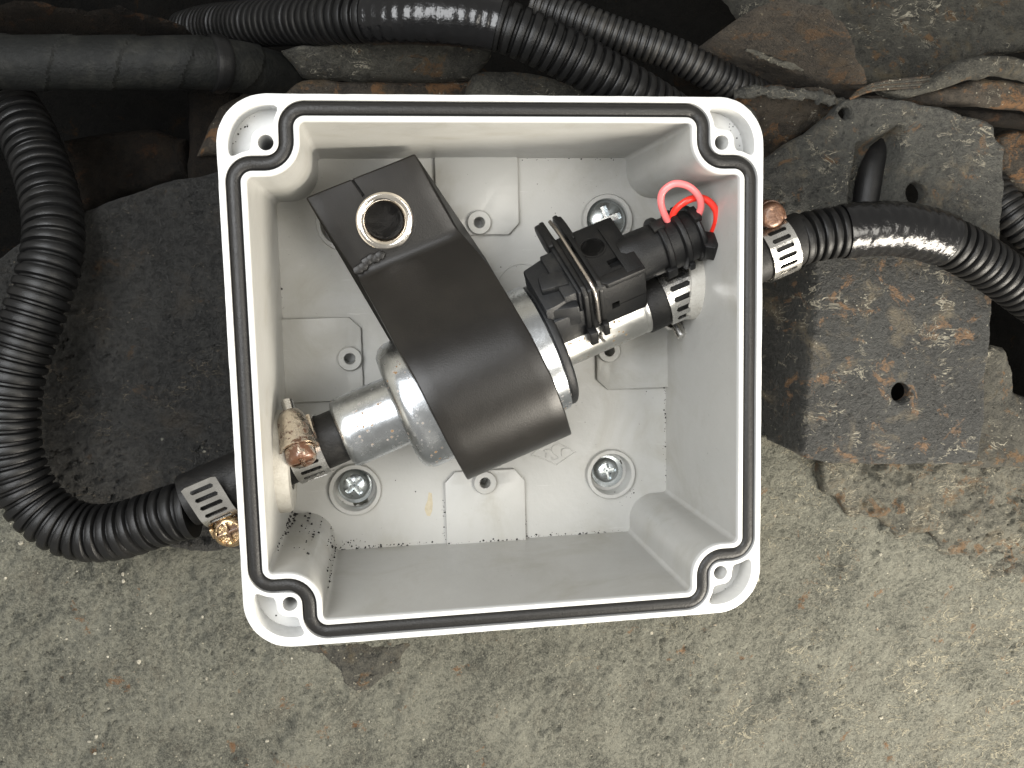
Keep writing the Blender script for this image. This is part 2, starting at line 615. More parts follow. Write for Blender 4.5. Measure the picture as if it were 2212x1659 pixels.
BROWN_DARK = crust('dark_brown_metal', (0.0032, 0.0028, 0.0024), (0.010, 0.0076, 0.0054), 0.6, 0.1, rustcol=(0.026, 0.013, 0.006), pale=(0.03, 0.025, 0.018), tan=(0.017, 0.011, 0.006), bump=0.05, seed=7, spec=0.15)
RECESS = crust('near_black_recess', (0.0016, 0.0016, 0.0015), (0.004, 0.0038, 0.0034), 0.3, 0.1, rustcol=(0.012, 0.007, 0.003), pale=(0.012, 0.010, 0.008), tan=(0.006, 0.0045, 0.003), bump=0.05, seed=8, spec=0.08)  # near-black tone for the deep recess
PIPETAPE = plain('grey_pipe_tape', (0.0058, 0.0063, 0.0059), 0.65, spec=0.2, var=0.3, scale=1.5, bump=0.03, bscale=9, dust=0.16, dustcol=(0.07, 0.068, 0.056))

# ------------------------------------------------------------------ rough metal sheets
def poly_sd(P, X, Y):
    P = np.array(P)
    n = len(P)
    d = np.full(X.shape, 1e9)
    ins = np.zeros(X.shape, bool)
    qx = np.zeros(X.shape)
    qy = np.zeros(X.shape)
    for i in range(n):
        a = P[i]
        b = P[(i + 1) % n]
        e = b - a
        t = np.clip(((X - a[0]) * e[0] + (Y - a[1]) * e[1]) / (e @ e), 0, 1)
        cx = a[0] + t * e[0]
        cy = a[1] + t * e[1]
        dd = np.hypot(X - cx, Y - cy)
        m = dd < d
        d = np.where(m, dd, d)
        qx = np.where(m, cx, qx)
        qy = np.where(m, cy, qy)
        cr = ((a[1] > Y) != (b[1] > Y))
        with np.errstate(divide='ignore', invalid='ignore'):
            xx = (b[0] - a[0]) * (Y - a[1]) / (b[1] - a[1]) + a[0]
        ins ^= cr & (X < xx)
    return np.where(ins, -d, d), qx, qy


def smooth_poly(P, it=1):
    for _ in range(it):
        Q = []
        for i in range(len(P)):
            a = np.array(P[i], float)
            b = np.array(P[(i + 1) % len(P)], float)
            Q += [a * .75 + b * .25, a * .25 + b * .75]
        P = Q
    return P


def sheet(poly, zf, h=0.09, thick=0.5, rnd=0.25, amp=0.08, fr=0.8, seed=0, holes=(), wavy=0.06, extra=None):
    """sheet of metal: outline in world cm, top height zf(x, y), worn rounded edge and real thickness; round holes (x, y, r)"""
    P = np.array([[p[0], p[1]] for p in poly])
    # roughen the outline
    Q = []
    for i in range(len(P)):
        a, b = P[i], P[(i + 1) % len(P)]
        k = max(1, int(np.linalg.norm(b - a) / 0.35))
        for j in range(k):
            Q.append(a + (b - a) * j / k)
    Q = np.array(Q)
    Q = Q + wavy * 2 * np.stack([fbm(Q[:, 0] * 1.6, Q[:, 1] * 1.6, seed, 3), fbm(Q[:, 0] * 1.6 + 40, Q[:, 1] * 1.6, seed + 2, 3)], 1)
    x0, y0 = Q.min(0) - h
    x1, y1 = Q.max(0) + h
    X, Y = np.meshgrid(np.arange(x0, x1 + h, h), np.arange(y0, y1 + h, h), indexing='ij')
    sd, qx, qy = poly_sd(Q, X, Y)
    for hx, hy, hr in holes:
        r = np.hypot(X - hx, Y - hy) + 1e-9
        s2 = hr - r
        m = s2 > sd
        sd = np.where(m, s2, sd)
        qx = np.where(m, hx + (X - hx) / r * hr, qx)
        qy = np.where(m, hy + (Y - hy) / r * hr, qy)
    near = np.abs(sd) < 0.62 * h
    X = np.where(near, qx, X)
    Y = np.where(near, qy, Y)
    sd = np.where(near, 0.0, sd)
    keep = sd <= 1e-9
    Z = zf(X, Y)
    Z = Z + amp * 1.6 * fbm(X * fr, Y * fr, seed, 5, gain=0.52) + amp * 0.5 * fbm(X * fr * 5, Y * fr * 5, seed + 3, 4, gain=0.6)
    if extra is not None:
        Z = Z + extra(X, Y)
    e = np.clip(1 + sd / rnd, 0, 1)
    Z = Z - rnd * (1 - np.sqrt(np.clip(1 - e * e, 0, 1)))
    idx = -np.ones(X.shape, int)
    idx[keep] = np.arange(keep.sum())
    verts = np.stack([X[keep], Y[keep], Z[keep]], 1)
    a, b, c, d = idx[:-1, :-1], idx[1:, :-1], idx[1:, 1:], idx[:-1, 1:]
    ok = (a >= 0) & (b >= 0) & (c >= 0) & (d >= 0)
    F_ = np.stack([a[ok], b[ok], c[ok], d[ok]], 1).tolist()
    for tri in ((a, b, c, d), (b, c, d, a), (c, d, a, b), (d, a, b, c)):
        t0, t1, t2, t3 = tri
        m = (t0 >= 0) & (t1 >= 0) & (t2 >= 0) & (t3 < 0)
        F_ += np.stack([t0[m], t1[m], t2[m]], 1).tolist()
    # skirt
    cnt = {}
    for f in F_:
        for i in range(len(f)):
            k = (f[i], f[(i + 1) % len(f)])
            r = (k[1], k[0])
            if r in cnt:
                del cnt[r]
            else:
                cnt[k] = 1
    bv = {}
    vl = [tuple(p) for p in verts]
    for (i, j) in cnt:
        for k in (i, j):
            if k not in bv:
                bv[k] = len(vl)
                p = vl[k]
                vl.append((p[0], p[1], p[2] - thick))
    for (i, j) in cnt:
        F_.append((j, i, bv[i], bv[j]))
    return vl, F_


def pxs(L, z):
    return [at(x, y, z) for x, y in L]


def plane_through(pts):
    A = np.array([[p[0], p[1], 1] for p in pts])
    s = np.linalg.lstsq(A, np.array([p[2] for p in pts]), rcond=None)[0]
    return lambda X, Y: s[0] * X + s[1] * Y + s[2]


ZP = -7.0                                    # level of the panel the box stands on


def dents(n, seed, x0, x1, y0, y1, r0, r1, depth):
    rs = np.random.RandomState(seed)
    D = [(rs.uniform(x0, x1), rs.uniform(y0, y1), rs.uniform(r0, r1), rs.uniform(0.3, 1) * depth * (1 if rs.rand() < 0.62 else -1)) for _ in range(n)]

    def f(X, Y):
        Z = np.zeros(X.shape)
        xs = X[:, X.shape[1] // 2]
        for a, b, r, d in D:
            m = (np.abs(X - a) < 2.6 * r) & (np.abs(Y - b) < 2.6 * r)
            if m.any():
                Z[m] -= d * np.exp(-(((X[m] - a) ** 2 + (Y[m] - b) ** 2) / (r * r)) ** 1.4)
        return Z
    return f


# main panel under the box
def panel_z(X, Y):
    z = ZP - 0.05 * np.clip(-8 - Y, 0, 99) * 0.0
    # a gap between the panel and the bracket's flank, right beside the box
    e = lambda d, w: 1 / (1 + np.exp(-d / w))
    z = z - 2.4 * e(X - 7.3, 0.1) * e(9.0 - X + 0.5 * vnoise(X * 0 + 2.2, Y * 0.9, 3), 0.10) * e(Y + 5.55 + 0.5 * vnoise(X * 1.3, Y * 0 + 4.4, 1), 0.10)
    return z


pan = [tuple(p[:2]) for p in pxs([(-950, 940), (600, 940), (1500, 940), (3250, 960), (3250, 2650), (-950, 2650)], ZP)]
PD = dents(700, 5, -18, 23, -19, -2, 0.08, 0.4, 0.06)
g = sheet(pan, panel_z, h=0.085, thick=0.6, rnd=0.1, amp=0.13, fr=0.75, seed=1, extra=lambda X, Y: PD(X, Y) + grit_relief(X, Y, 1, 0.075))
PANEL_G = g
tag(obj('underbody_panel', g, PANEL, smooth=70), kind='structure')

lc = pxs([(1770, 985), (1785, 1040), (1800, 1085), (1850, 1112), (1905, 1118), (1950, 1150), (2010, 1160), (2050, 1195), (2110, 1215), (2160, 1250), (2230, 1255), (2300, 1285), (2440, 1300), (2440, 985)], -6.6)
_pv = np.array(PANEL_G[0])
_pv = _pv[_pv[:, 2] > ZP - 0.25]
_rs = np.random.RandomState(21)
_ic = bmesh.new()
bmesh.ops.create_icosphere(_ic, subdivisions=1, radius=1.0)
_IC = from_bm(_ic)
peb = []
for i in _rs.randint(0, len(_pv), 1700):
    r = 0.022 + 0.055 * _rs.rand() ** 4
    q = _pv[i]
    k = _rs.uniform(0.6, 1.4, 3)
    peb.append(([(q[0] + p[0] * r * k[0] * _rs.uniform(.8, 1.2), q[1] + p[1] * r * k[1] * _rs.uniform(.8, 1.2), q[2] + (p[2] + 0.25) * r * 0.7 * k[2]) for p in _IC[0]], _IC[1]))
GRIT = crust('loose_grit', (0.10, 0.095, 0.075), (0.34, 0.32, 0.26), 0.3, 0.3, bump=0.03, seed=15, fine=2.0, blotch=0.3)
tag(obj('loose_grit', join(*peb), GRIT, smooth=40), kind='stuff')
LD = dents(160, 31, 9, 24, -9, -3, 0.1, 0.45, 0.12)
g = sheet(lc, lambda X, Y: -6.50 - 0.03 * np.clip(X - 12, 0, 9), h=0.07, thick=0.45, rnd=0.16, amp=0.17, fr=0.9, seed=2, wavy=0.22, extra=lambda X, Y: LD(X, Y) + grit_relief(X, Y, 3, 0.09))
tag(obj('flaking_layer', g, FLAKY, smooth=70), 'lifted crumbling layer of coating below the drilled bracket, edged with cream flakes', 'flaking coating')
lc2 = pxs([(1895, 1150), (1960, 1165), (2030, 1195), (2100, 1222), (2150, 1262), (2240, 1270), (2300, 1300), (2440, 1320), (2440, 1240), (2200, 1210), (2050, 1160), (1930, 1120)], -6.85)
g = sheet(lc2, lambda X, Y: -6.88 + 0 * X, h=0.07, thick=0.3, rnd=0.10, amp=0.12, fr=1.1, seed=5, wavy=0.25, extra=lambda X, Y: grit_relief(X, Y, 6, 0.07))
tag(obj('flaking_layer', g, PANEL, smooth=70), 'thin pale sliver of coating peeling from under the crumbling layer at the right', 'flaking coating')
bp = pxs([(640, 1390), (700, 1412), (728, 1440), (745, 1478), (772, 1500), (800, 1484), (838, 1462), (862, 1446), (870, 1420), (890, 1395)], ZP + 0.05)
tag(obj('bare_patch', sheet(bp, lambda X, Y: ZP + 0.03 + 0 * X, h=0.06, thick=0.05, rnd=0.04, amp=0.13, fr=0.75, seed=1, wavy=0.09, extra=lambda X, Y: grit_relief(X, Y, 1, 0.06)), GREY_OLD, smooth=70), kind='structure')

# deep near-black recess behind everything
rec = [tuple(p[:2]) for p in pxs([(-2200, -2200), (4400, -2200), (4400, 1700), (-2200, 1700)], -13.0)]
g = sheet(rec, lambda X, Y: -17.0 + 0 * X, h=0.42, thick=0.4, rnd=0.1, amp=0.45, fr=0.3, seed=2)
tag(obj('underbody_recess', g, RECESS, smooth=70), kind='structure')

# dark plate left of the box
pl = pxs([(10, 540), (80, 503), (150, 468), (230, 434), (350, 392), (470, 371), (640, 372), (640, 1190), (420, 1185), (200, 1170), (60, 1100), (-40, 1000), (-90, 860), (-60, 700), (-30, 580)], -7.0)
zf0_ = plane_through([at(200, 450, -7.05), at(640, 372, -6.95), at(200, 1120, -6.7)])
zf = lambda X, Y: zf0_(X, Y) - 1.0 / (1 + np.exp(-(X + 8.0) / 0.12))
LPD = dents(420, 8, -15, -6, -7, 8, 0.07, 0.35, 0.11)
g = sheet(pl, zf, h=0.075, thick=0.45, rnd=0.3, amp=0.17, fr=0.8, seed=4, extra=lambda X, Y: LPD(X, Y) + grit_relief(X, Y, 2, 0.10))
tag(obj('inner_panel', g, PLATE_L, smooth=70), 'nearly black steel plate left of the box, dimpled and dull', 'metal plate')

# bracket with the round hole, right of the box
zA = -5.6
hA = at(1947, 848, zA)
pa = pxs([(1600, 470), (1700, 465), (1780, 465), (1900, 465), (2000, 480), (2146, 520), (2146, 600), (2136, 700), (2126, 830), (2122, 905), (2110, 990), (2060, 1002), (1900, 1003), (1800, 1000), (1748, 990), (1700, 965), (1640, 950)], zA)
bend = at(1760, 800, zA)[0]


def zbrA(X, Y):
    t = np.clip(bend - X + 0.06 * (Y + 1), 0, 9)
    return zA - 1.9 * np.where(t < 0.4, t * t / 0.8, t - 0.2) + 0.02 * (X - bend)


bt = thing('drilled_bracket', 'dark grey rust-blotched steel bracket right of the box with one round hole', 'bracket', frame((at(1950, 1000, zA)[0], at(1950, 1000, zA)[1], -7)))
obj('plate', sheet(pa, zbrA, h=0.07, thick=0.34, rnd=0.12, amp=0.07, fr=0.6, seed=6, wavy=0.035, holes=[(hA[0], hA[1], 0.37)], extra=lambda X, Y: grit_relief(X, Y, 4, 0.035)), BRACKET, bt, world=True, smooth=70)

# the lower shelf seen past that bracket's right edge
ps = pxs([(2080, 760), (2145, 745), (2172, 752), (2190, 800), (2194, 850), (2230, 868), (2420, 900), (2420, 1010), (2080, 1010)], -6.4)
tag(obj('side_shelf', sheet(ps, lambda X, Y: -6.35 + 0 * X, h=0.09, thick=0.5, rnd=0.25, amp=0.12, fr=0.6, seed=2), GREY_OLD, smooth=70), 'crumbling grey metal ledge past the drilled bracket at the right edge', 'metal ledge')

# upper bracket with slot and holes
zB = -5.2
h1 = at(1828, 243, zB)
h2 = at(1982, 418, zB)
pb = pxs([(1700, 510), (1600, 510), (1600, 440), (1655, 352), (1700, 318), (1760, 280), (1805, 240), (1822, 216), (1850, 210), (1960, 224), (2060, 242), (2130, 262), (2148, 272), (2150, 300), (2170, 318), (2172, 400), (2165, 480), (2160, 540), (2000, 500)], zB)
rb = at(1800, 380, zB)[0]


SLOT = [tuple(p[:2]) for p in pxs([(1862, 312), (1905, 296), (1950, 272), (1945, 320), (1925, 400), (1900, 500), (1835, 500), (1845, 400)], zB)]


def zbrB(X, Y):
    t = np.clip(rb - X, 0, 9)
    q = np.clip(Y - at(1900, 268, zB)[1], 0, 9)
    sp = poly_sd(SLOT, X, Y)[0]
    return zB - 0.42 * t + 0.55 * q * np.clip((X - rb) / 2, 0.0, 1) - 1.1 / (1 + np.exp(sp / 0.07))


slot_x0, slot_y0 = at(1868, 300, zB)[:2]
bu = thing('slotted_bracket', 'grey crusted upright bracket at upper right with slot and two torn holes', 'bracket', frame((at(1900, 400, zB)[0], at(1900, 400, zB)[1], -7)))
obj('plate', sheet(pb, zbrB, h=0.075, thick=0.5, rnd=0.10, amp=0.10, fr=0.65, seed=3, wavy=0.035, holes=[(h1[0], h1[1], 0.22), (h2[0], h2[1], 0.42)], extra=lambda X, Y: grit_relief(X, Y, 5, 0.055)), BRACKET_UP, bu, world=True, smooth=70)
# the dark moulded clip that stands in its slot
ck = thing('black_cable_clip', 'black moulded clip leaning in the groove of the slotted bracket', 'clip', frame((at(1880, 380, zB)[0], at(1880, 380, zB)[1], zB)))
cz = zB - 1.0
cp, _ = catmull([at(1902, 312, cz - 0.35), at(1890, 345, cz - 0.1), at(1880, 380, cz), at(1872, 430, cz), at(1864, 500, cz - 0.1)], 0.12)
obj('clip_body', tube(cp, np.linspace(0.40, 0.58, len(cp)), 16), PLUG, ck, world=True)

# big rough panel at the top right
pc = pxs([(1600, -260), (2600, -260), (2600, 90), (2212, 108), (2090, 126), (2040, 160), (1985, 178), (1930, 192), (1850, 180), (1790, 150), (1740, 110), (1700, 60)], -7.6)
zf0 = plane_through([at(1740, 100, -8.2), at(2212, 0, -7.9), at(2000, 180, -6.9)])
xk = at(1850, 60, -7.6)[0]
zf = lambda X, Y: zf0(X, Y) - 0.16 * np.clip(xk - X, 0, 9) ** 1.6
tag(obj('upper_panel', sheet(pc, zf, h=0.1, thick=0.5, rnd=0.4, amp=0.17, fr=0.5, seed=5, extra=lambda X, Y: grit_relief(X, Y, 7, 0.08)), GREY_OLD, smooth=70), 'large rough grey panel with brown stains at the top right corner', 'metal panel')

# rusted lip that comes to a rounded point above the box's right corner
pd = pxs([(1504, 108), (1530, 82), (1570, 62), (1605, 58), (1650, 74), (1690, 88), (1730, 108), (1775, 140), (1830, 170), (1868, 196), (1850, 214), (1790, 208), (1740, 190), (1690, 184), (1640, 178), (1590, 160), (1540, 140)], -5.6)
rl = thing('rusted_lip', 'rust-brown folded steel lip with rounded end above the box corner', 'steel flange', frame((pd[6][0], pd[6][1], -6.2)))
zf = plane_through([at(1550, 80, -5.2), at(1830, 180, -5.3), at(1650, 170, -6.6)])
obj('lip_plate', sheet(pd, zf, h=0.07, thick=0.7, rnd=0.28, amp=0.14, fr=0.8, seed=1), LIP, rl, world=True, smooth=70)
rp, _ = catmull([at(1612, 104, -5.35), at(1660, 126, -5.3), at(1700, 140, -5.35), at(1735, 144, -5.5)], 0.1)
obj('bead', tube(rp, 0.13 + 0.09 * fbm(np.arange(len(rp)) * 0.5, np.zeros(len(rp)), 1, 3), 12, wob=lambda i, g_: 1 + 0.4 * vnoise(g_ * 1.2 + i * 0.4, g_ * 0 + i * 0.5, 3)), GREY_OLD, rl, world=True)

# lower flange that runs behind the box's upper right corner
pe = pxs([(1560, 330), (1590, 215), (1640, 188), (1700, 194), (1755, 196), (1788, 204), (1815, 230), (1770, 268), (1720, 310), (1690, 350)], -6.2)
lf = thing('edge_flange', 'grey and tan folded flange tucked behind the box upper right corner', 'steel flange', frame((pe[3][0], pe[3][1], -6.8)))
zf = plane_through([at(1640, 190, -5.6), at(1790, 205, -5.6), at(1680, 340, -7.6)])
obj('flange_plate', sheet(pe, zf, h=0.08, thick=0.6, rnd=0.3, amp=0.12, fr=0.7, seed=7), RUSTY, lf, world=True, smooth=70)
le, _ = catmull([at(1585, 204, -5.6), at(1640, 196, -5.35), at(1700, 203, -5.3), at(1752, 205, -5.35), at(1800, 218, -5.5), at(1830, 226, -5.6)], 0.1)
obj('rolled_edge', tube(le, 0.19 + 0.13 * fbm(np.arange(len(le)) * 0.55, np.zeros(len(le)), 3, 4), 14, wob=lambda i, g_: 1 + 0.35 * vnoise(g_ * 1.2 + i * 0.4, g_ * 0 + i * 0.5, 2)), BRACKET_UP, lf, world=True)

# crimped seam of stacked sheets at the right
cs = thing('crimped_seam', 'flaking crimped seam of stacked sheet edges at the right edge', 'metal seam', frame((at(2100, 190, -5)[0], at(2100, 190, -5)[1], -6.5)))
pf = pxs([(1900, 192), (1985, 180), (2035, 152), (2075, 130), (2125, 120), (2212, 126), (2420, 140), (2420, 200), (2212, 168), (2150, 160), (2090, 172), (2040, 190), (1960, 212)], -5.0)
obj('sheet_layer', sheet(pf, lambda X, Y: -4.9 + 0 * X, h=0.075, thick=0.35, rnd=0.2, amp=0.10, fr=0.9, seed=0), GREY_OLD, cs, world=True, smooth=70)
pf = pxs([(1860, 205), (2000, 195), (2060, 182), (2130, 168), (2420, 190), (2420, 262), (2212, 232), (2100, 222), (1980, 222), (1890, 222)], -5.4)
obj('sheet_layer', sheet(pf, lambda X, Y: -5.5 + 0 * X, h=0.075, thick=0.35, rnd=0.22, amp=0.10, fr=0.9, seed=4), RUSTY, cs, world=True, smooth=70)
pf = pxs([(2000, 226), (2130, 232), (2212, 240), (2420, 270), (2420, 300), (2150, 262), (2060, 246)], -5.9)
obj('sheet_layer', sheet(pf, lambda X, Y: -6.0 + 0 * X, h=0.075, thick=0.35, rnd=0.2, amp=0.10, fr=0.9, seed=6), BROWN_DARK, cs, world=True, smooth=70)
for k in range(5):
    lp, _ = catmull([at(1835 + 4 * k, 214 - 4 * k, -5.15), at(1880 + 3 * k, 196 - 4 * k, -5.0), at(1950, 190 - 4.5 * k, -4.95), at(2030 - 6 * k, 186 - 5 * k, -5.05)], 0.12)
    obj('flake_edge', tube(lp, 0.05, 8), GREY_OLD if k % 2 else RUSTY, cs, world=True)
pf = pxs([(2168, 290), (2195, 275), (2420, 285), (2420, 440), (2212, 400), (2180, 350)], -8.0)
tag(obj('rust_patch_plate', sheet(pf, lambda X, Y: -8.2 + 0 * X, h=0.09, thick=0.4, rnd=0.25, amp=0.12, fr=0.7, seed=2), RUSTY, smooth=70), 'small rust-red plate deep behind the slotted bracket at the right edge', 'metal plate')

# crusted grey strip and rusted lump above the box
pg = pxs([(600, 92), (700, 84), (800, 82), (900, 76), (1000, 82), (1060, 100), (1066, 122), (1048, 140), (1040, 150), (900, 158), (760, 150), (640, 140)], -6.6)
zf = plane_through([at(620, 90, -6.9), at(1050, 90, -6.2), at(850, 160, -7.4)])
tag(obj('crusted_strip', sheet(pg, zf, h=0.075, thick=0.5, rnd=0.35, amp=0.15, fr=0.8, seed=3), GREY_OLD, smooth=70), 'crumbly grey coated strip under the taped conduit above the box', 'metal strip')
ph = pxs([(1010, 230), (1014, 170), (1030, 145), (1060, 136), (1130, 140), (1190, 155), (1260, 182), (1330, 200), (1440, 215), (1620, 225), (1640, 300), (1010, 300)], -6.2)
zf = plane_through([at(1020, 150, -6.9), at(1440, 150, -6.6), at(1200, 260, -5.9)])
tag(obj('rusted_gusset', sheet(ph, zf, h=0.075, thick=0.7, rnd=0.4, amp=0.15, fr=0.8, seed=5), GREY_OLD, smooth=70), 'grey gusset with orange rusted corner, rising just above the box top edge', 'metal gusset')
pr_ = pxs([(1012, 215), (1014, 172), (1030, 146), (1052, 140), (1062, 160), (1080, 176), (1060, 200), (1035, 222)], -5.95)
# brown strip low behind the box top edge
pi_ = pxs([(560, 176), (700, 168), (760, 172), (1020, 172), (1020, 330), (420, 330), (470, 230)], -8.2)
tag(obj('brown_crossmember', sheet(pi_, lambda X, Y: -8.2 + 0 * X, h=0.1, thick=0.6, rnd=0.35, amp=0.12, fr=0.5, seed=6), RUSTY, smooth=70), 'dull brown cross strip low behind the box top edge', 'metal strip')
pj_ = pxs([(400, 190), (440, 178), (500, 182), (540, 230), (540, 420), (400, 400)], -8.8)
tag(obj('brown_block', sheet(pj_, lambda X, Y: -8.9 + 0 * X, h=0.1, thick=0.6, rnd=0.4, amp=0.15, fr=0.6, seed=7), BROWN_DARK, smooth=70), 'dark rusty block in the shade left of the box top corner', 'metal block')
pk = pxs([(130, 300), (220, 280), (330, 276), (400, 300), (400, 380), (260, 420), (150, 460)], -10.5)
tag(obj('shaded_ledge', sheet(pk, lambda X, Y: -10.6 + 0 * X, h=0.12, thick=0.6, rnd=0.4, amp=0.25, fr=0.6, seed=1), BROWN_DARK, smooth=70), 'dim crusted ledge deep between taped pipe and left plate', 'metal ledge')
# rusty beam over the taped pipe
pm = pxs([(-200, 14), (60, 18), (200, 34), (330, 46), (400, 62), (430, 84), (300, 92), (100, 96), (-200, 100)], -7.5)
zf = plane_through([at(0, 20, -7.0), at(400, 60, -7.0), at(200, 95, -8.6)])
tag(obj('rusty_beam', sheet(pm, zf, h=0.09, thick=0.8, rnd=0.4, amp=0.18, fr=0.5, seed=2), BROWN_DARK, smooth=70), 'dark rust-brown beam along the top left above the taped pipe', 'beam')

# ------------------------------------------------------------------ pipes and conduits
def conduit_rad(t, r, pitch, depth):
    f = (t / pitch + 0.22 * vnoise(t * 0.9, t * 0 + r * 31, 2) + 0.10 * vnoise(t * 2.7, t * 0 + r * 17, 4)) % 1.0
    # broad flat crest, narrow groove
    k = np.where(f < 0.62, 0.0, np.where(f < 0.70, (f - 0.62) / 0.08, np.where(f < 0.92, 1.0, 1 - (f - 0.92) / 0.08)))
    crown = -0.025 * r * (2 * np.abs(np.clip(f / 0.62, 0, 1) - 0.5)) ** 2.5
    return r - depth * k + crown


def corrugated(P, r, pitch, depth=0.13, n=36, seed=0):
    path, t = catmull(P, pitch / 13.0)
    jit = 1 + 0.012 * fbm(t * 0.8, t * 0 + seed, seed, 3)
    return tube(path, conduit_rad(t, r, pitch, depth) * jit, n), path, t


def wrap(path, t, t0, t1, r, pitch, n=36, seed=0, turns=2.4):
    """a length of tape wound round a conduit: sags a little between the ridges, with stepped overlaps"""
    m = (t >= t0) & (t <= t1)
    p, tt = path[m], t[m]
    a = np.linspace(0, 2 * PI, n, endpoint=False)

    def wob(i, ang):
        w = 1.035 + 0.012 * np.cos(2 * PI * tt[i] / pitch) * (0.6 + 0.4 * np.cos(ang * 2 + seed))
        ph = ((tt[i] - t0) / (t1 - t0) * turns + ang / (2 * PI) + 0.2 * seed) % 1.0
        w = w + 0.022 * (1 - ph) + 0.02 * np.array([vnoise(np.array(tt[i] * 1.2), np.array(x * 0.9), seed) for x in ang])
        return w
    return tube(p, r, n, wob=wob)


# left conduit: from the clamp round the bend and up
PL = [at(415, 1100, -3.75), at(385, 1106, -3.8), at(330, 1124, -4.0), at(260, 1146, -4.2), at(187, 1150, -4.4), at(120, 1126, -4.5), at(66, 1076, -4.6), at(30, 1000, -4.6), at(18, 910, -4.6), at(30, 810, -4.7), at(66, 700, -4.9), at(100, 600, -5.2), at(116, 520, -5.6), at(110, 440, -6.2), at(82, 345, -7.0), at(34, 245, -7.8), at(-40, 160, -8.4)]
g, path, t = corrugated(PL, 0.91, 0.36, 0.12, seed=1)
tag(obj('corrugated_conduit', g, CONDUIT), 'black corrugated conduit looping down the left side into the left clamp', 'corrugated conduit', 'black corrugated conduits')

# right conduit with taped stretch
PR = [at(1722, 519, -3.75), at(1750, 512, -3.75), at(1800, 503, -3.7), at(1870, 495, -3.6), at(1950, 496, -3.6), at(2020, 512, -3.7), at(2090, 545, -3.8), at(2160, 590, -4.0), at(2240, 650, -4.2), at(2330, 720, -4.4)]
ct = thing('corrugated_conduit', 'black corrugated conduit with a taped stretch leaving the right clamp', 'corrugated conduit', frame(PR[4]), 'black corrugated conduits')
g, path, t = corrugated(PR, 0.87, 0.335, 0.12, seed=2)
obj('ribbed_tube', g, CONDUIT, ct, world=True)
tot = np.array([np.linalg.norm(path - at(1818, 500, -3.7), axis=1).argmin(), np.linalg.norm(path - at(2040, 520, -3.7), axis=1).argmin()])
obj('tape_wrap', wrap(path, t, t[tot[0]], t[tot[1]], 0.875, 0.335, seed=3, turns=2.0), TAPE, ct, world=True)

# top conduit with taped stretch
PT = [at(400, 70, -14.0), at(450, 58, -12.3), at(540, 51, -9.6), at(640, 45, -7.6), at(740, 40, -6.0), at(850, 36, -4.9), at(960, 37, -4.3), at(1060, 50, -4.1), at(1140, 78, -4.0), at(1220, 116, -4.05), at(1300, 160, -4.2), at(1380, 206, -4.5), at(1450, 250, -5.0), at(1500, 285, -5.6)]
ct = thing('corrugated_conduit', 'black corrugated conduit with taped middle crossing the top above the box', 'corrugated conduit', frame(PT[6]), 'black corrugated conduits')
g, path, t = corrugated(PT, 0.80, 0.335, 0.12, seed=4)
obj('ribbed_tube', g, CONDUIT, ct, world=True)
tot = [np.linalg.norm(path - at(805, 37, -5.3), axis=1).argmin(), np.linalg.norm(path - at(1075, 54, -4.1), axis=1).argmin()]
obj('tape_wrap', wrap(path, t, t[tot[0]], t[tot[1]], 0.805, 0.335, seed=5, turns=1.6), TAPE, ct, world=True)

# thinner conduit behind it
P2 = [at(1150, 10, -7.5), at(1260, 48, -7.0), at(1340, 78, -6.8), at(1420, 104, -6.6), at(1490, 134, -6.5), at(1550, 166, -6.5), at(1610, 196, -6.7), at(1690, 230, -7.4)]
g, path, t = corrugated(P2, 0.60, 0.25, 0.085, 28, seed=2)
tag(obj('corrugated_conduit', g, CONDUIT_OLD), 'thinner dusty corrugated conduit behind the taped one, running under the rusted lip', 'corrugated conduit', 'black corrugated conduits')
P3 = [at(2120, 380, -9.4), at(2165, 440, -8.6), at(2210, 490, -8.2), at(2280, 545, -8.0), at(2350, 600, -8.0)]
g, path, t = corrugated(P3, 0.75, 0.30, 0.10, 28, seed=6)
tag(obj('corrugated_conduit', g, CONDUIT_OLD), 'short dim bit of corrugated conduit at the right edge behind the slotted bracket', 'corrugated conduit', 'black corrugated conduits')
# dark tube drawn in place of a coolant-hose shadow line, right edge
P4 = [at(2150, 610, -8.2), at(2190, 650, -8.4), at(2260, 710, -8.8)]
path, t = catmull(P4, 0.12)
tag(obj('shadow_tube', tube(path, 0.28, 14), BROWN_DARK), 'thin brown tube standing in for a shadow line below the right conduit at the frame edge', 'shadow line')

# tape-wound pipe at the upper left: each turn of tape steps over the last
PP = [at(-160, 132, -6.0), at(0, 134, -6.0), at(150, 136, -6.0), at(300, 136, -6.05), at(440, 136, -6.3), at(540, 150, -7.4), at(640, 178, -9.6)]
path, t = catmull(PP, 0.06)


def spiral(i, ang):
    ph = (t[i] / 1.95 + ang / (2 * PI) + 0.03 * np.sin(3 * ang) * vnoise(ang * 0 + t[i] * 0.4, ang * 0 + 0.5, 1)) % 1.0
    return 1.0 + 0.06 * ph + 0.02 * vnoise(ang * 1.3 + t[i] * 0.5, ang * 0 + t[i] * 0.9, 2)


tp = thing('taped_pipe', 'grey pipe spirally wound with cloth tape at the upper left', 'pipe', frame(PP[2]))
obj('tape_winding', tube(path, 0.80, 40, wob=spiral), PIPETAPE, tp, world=True, smooth=20)
# cable tie round its end
i0 = np.linalg.norm(path - at(474, 138, -6.2), axis=1).argmin()
sl = path[i0 - 4:i0 + 5]
tag(obj('cable_tie', tube(sl, [0.80, 0.9, 0.92, 0.92, 0.92, 0.92, 0.92, 0.9, 0.80], 28), CONDUIT), 'wide black tie strapped round the right end of the taped pipe', 'cable tie')
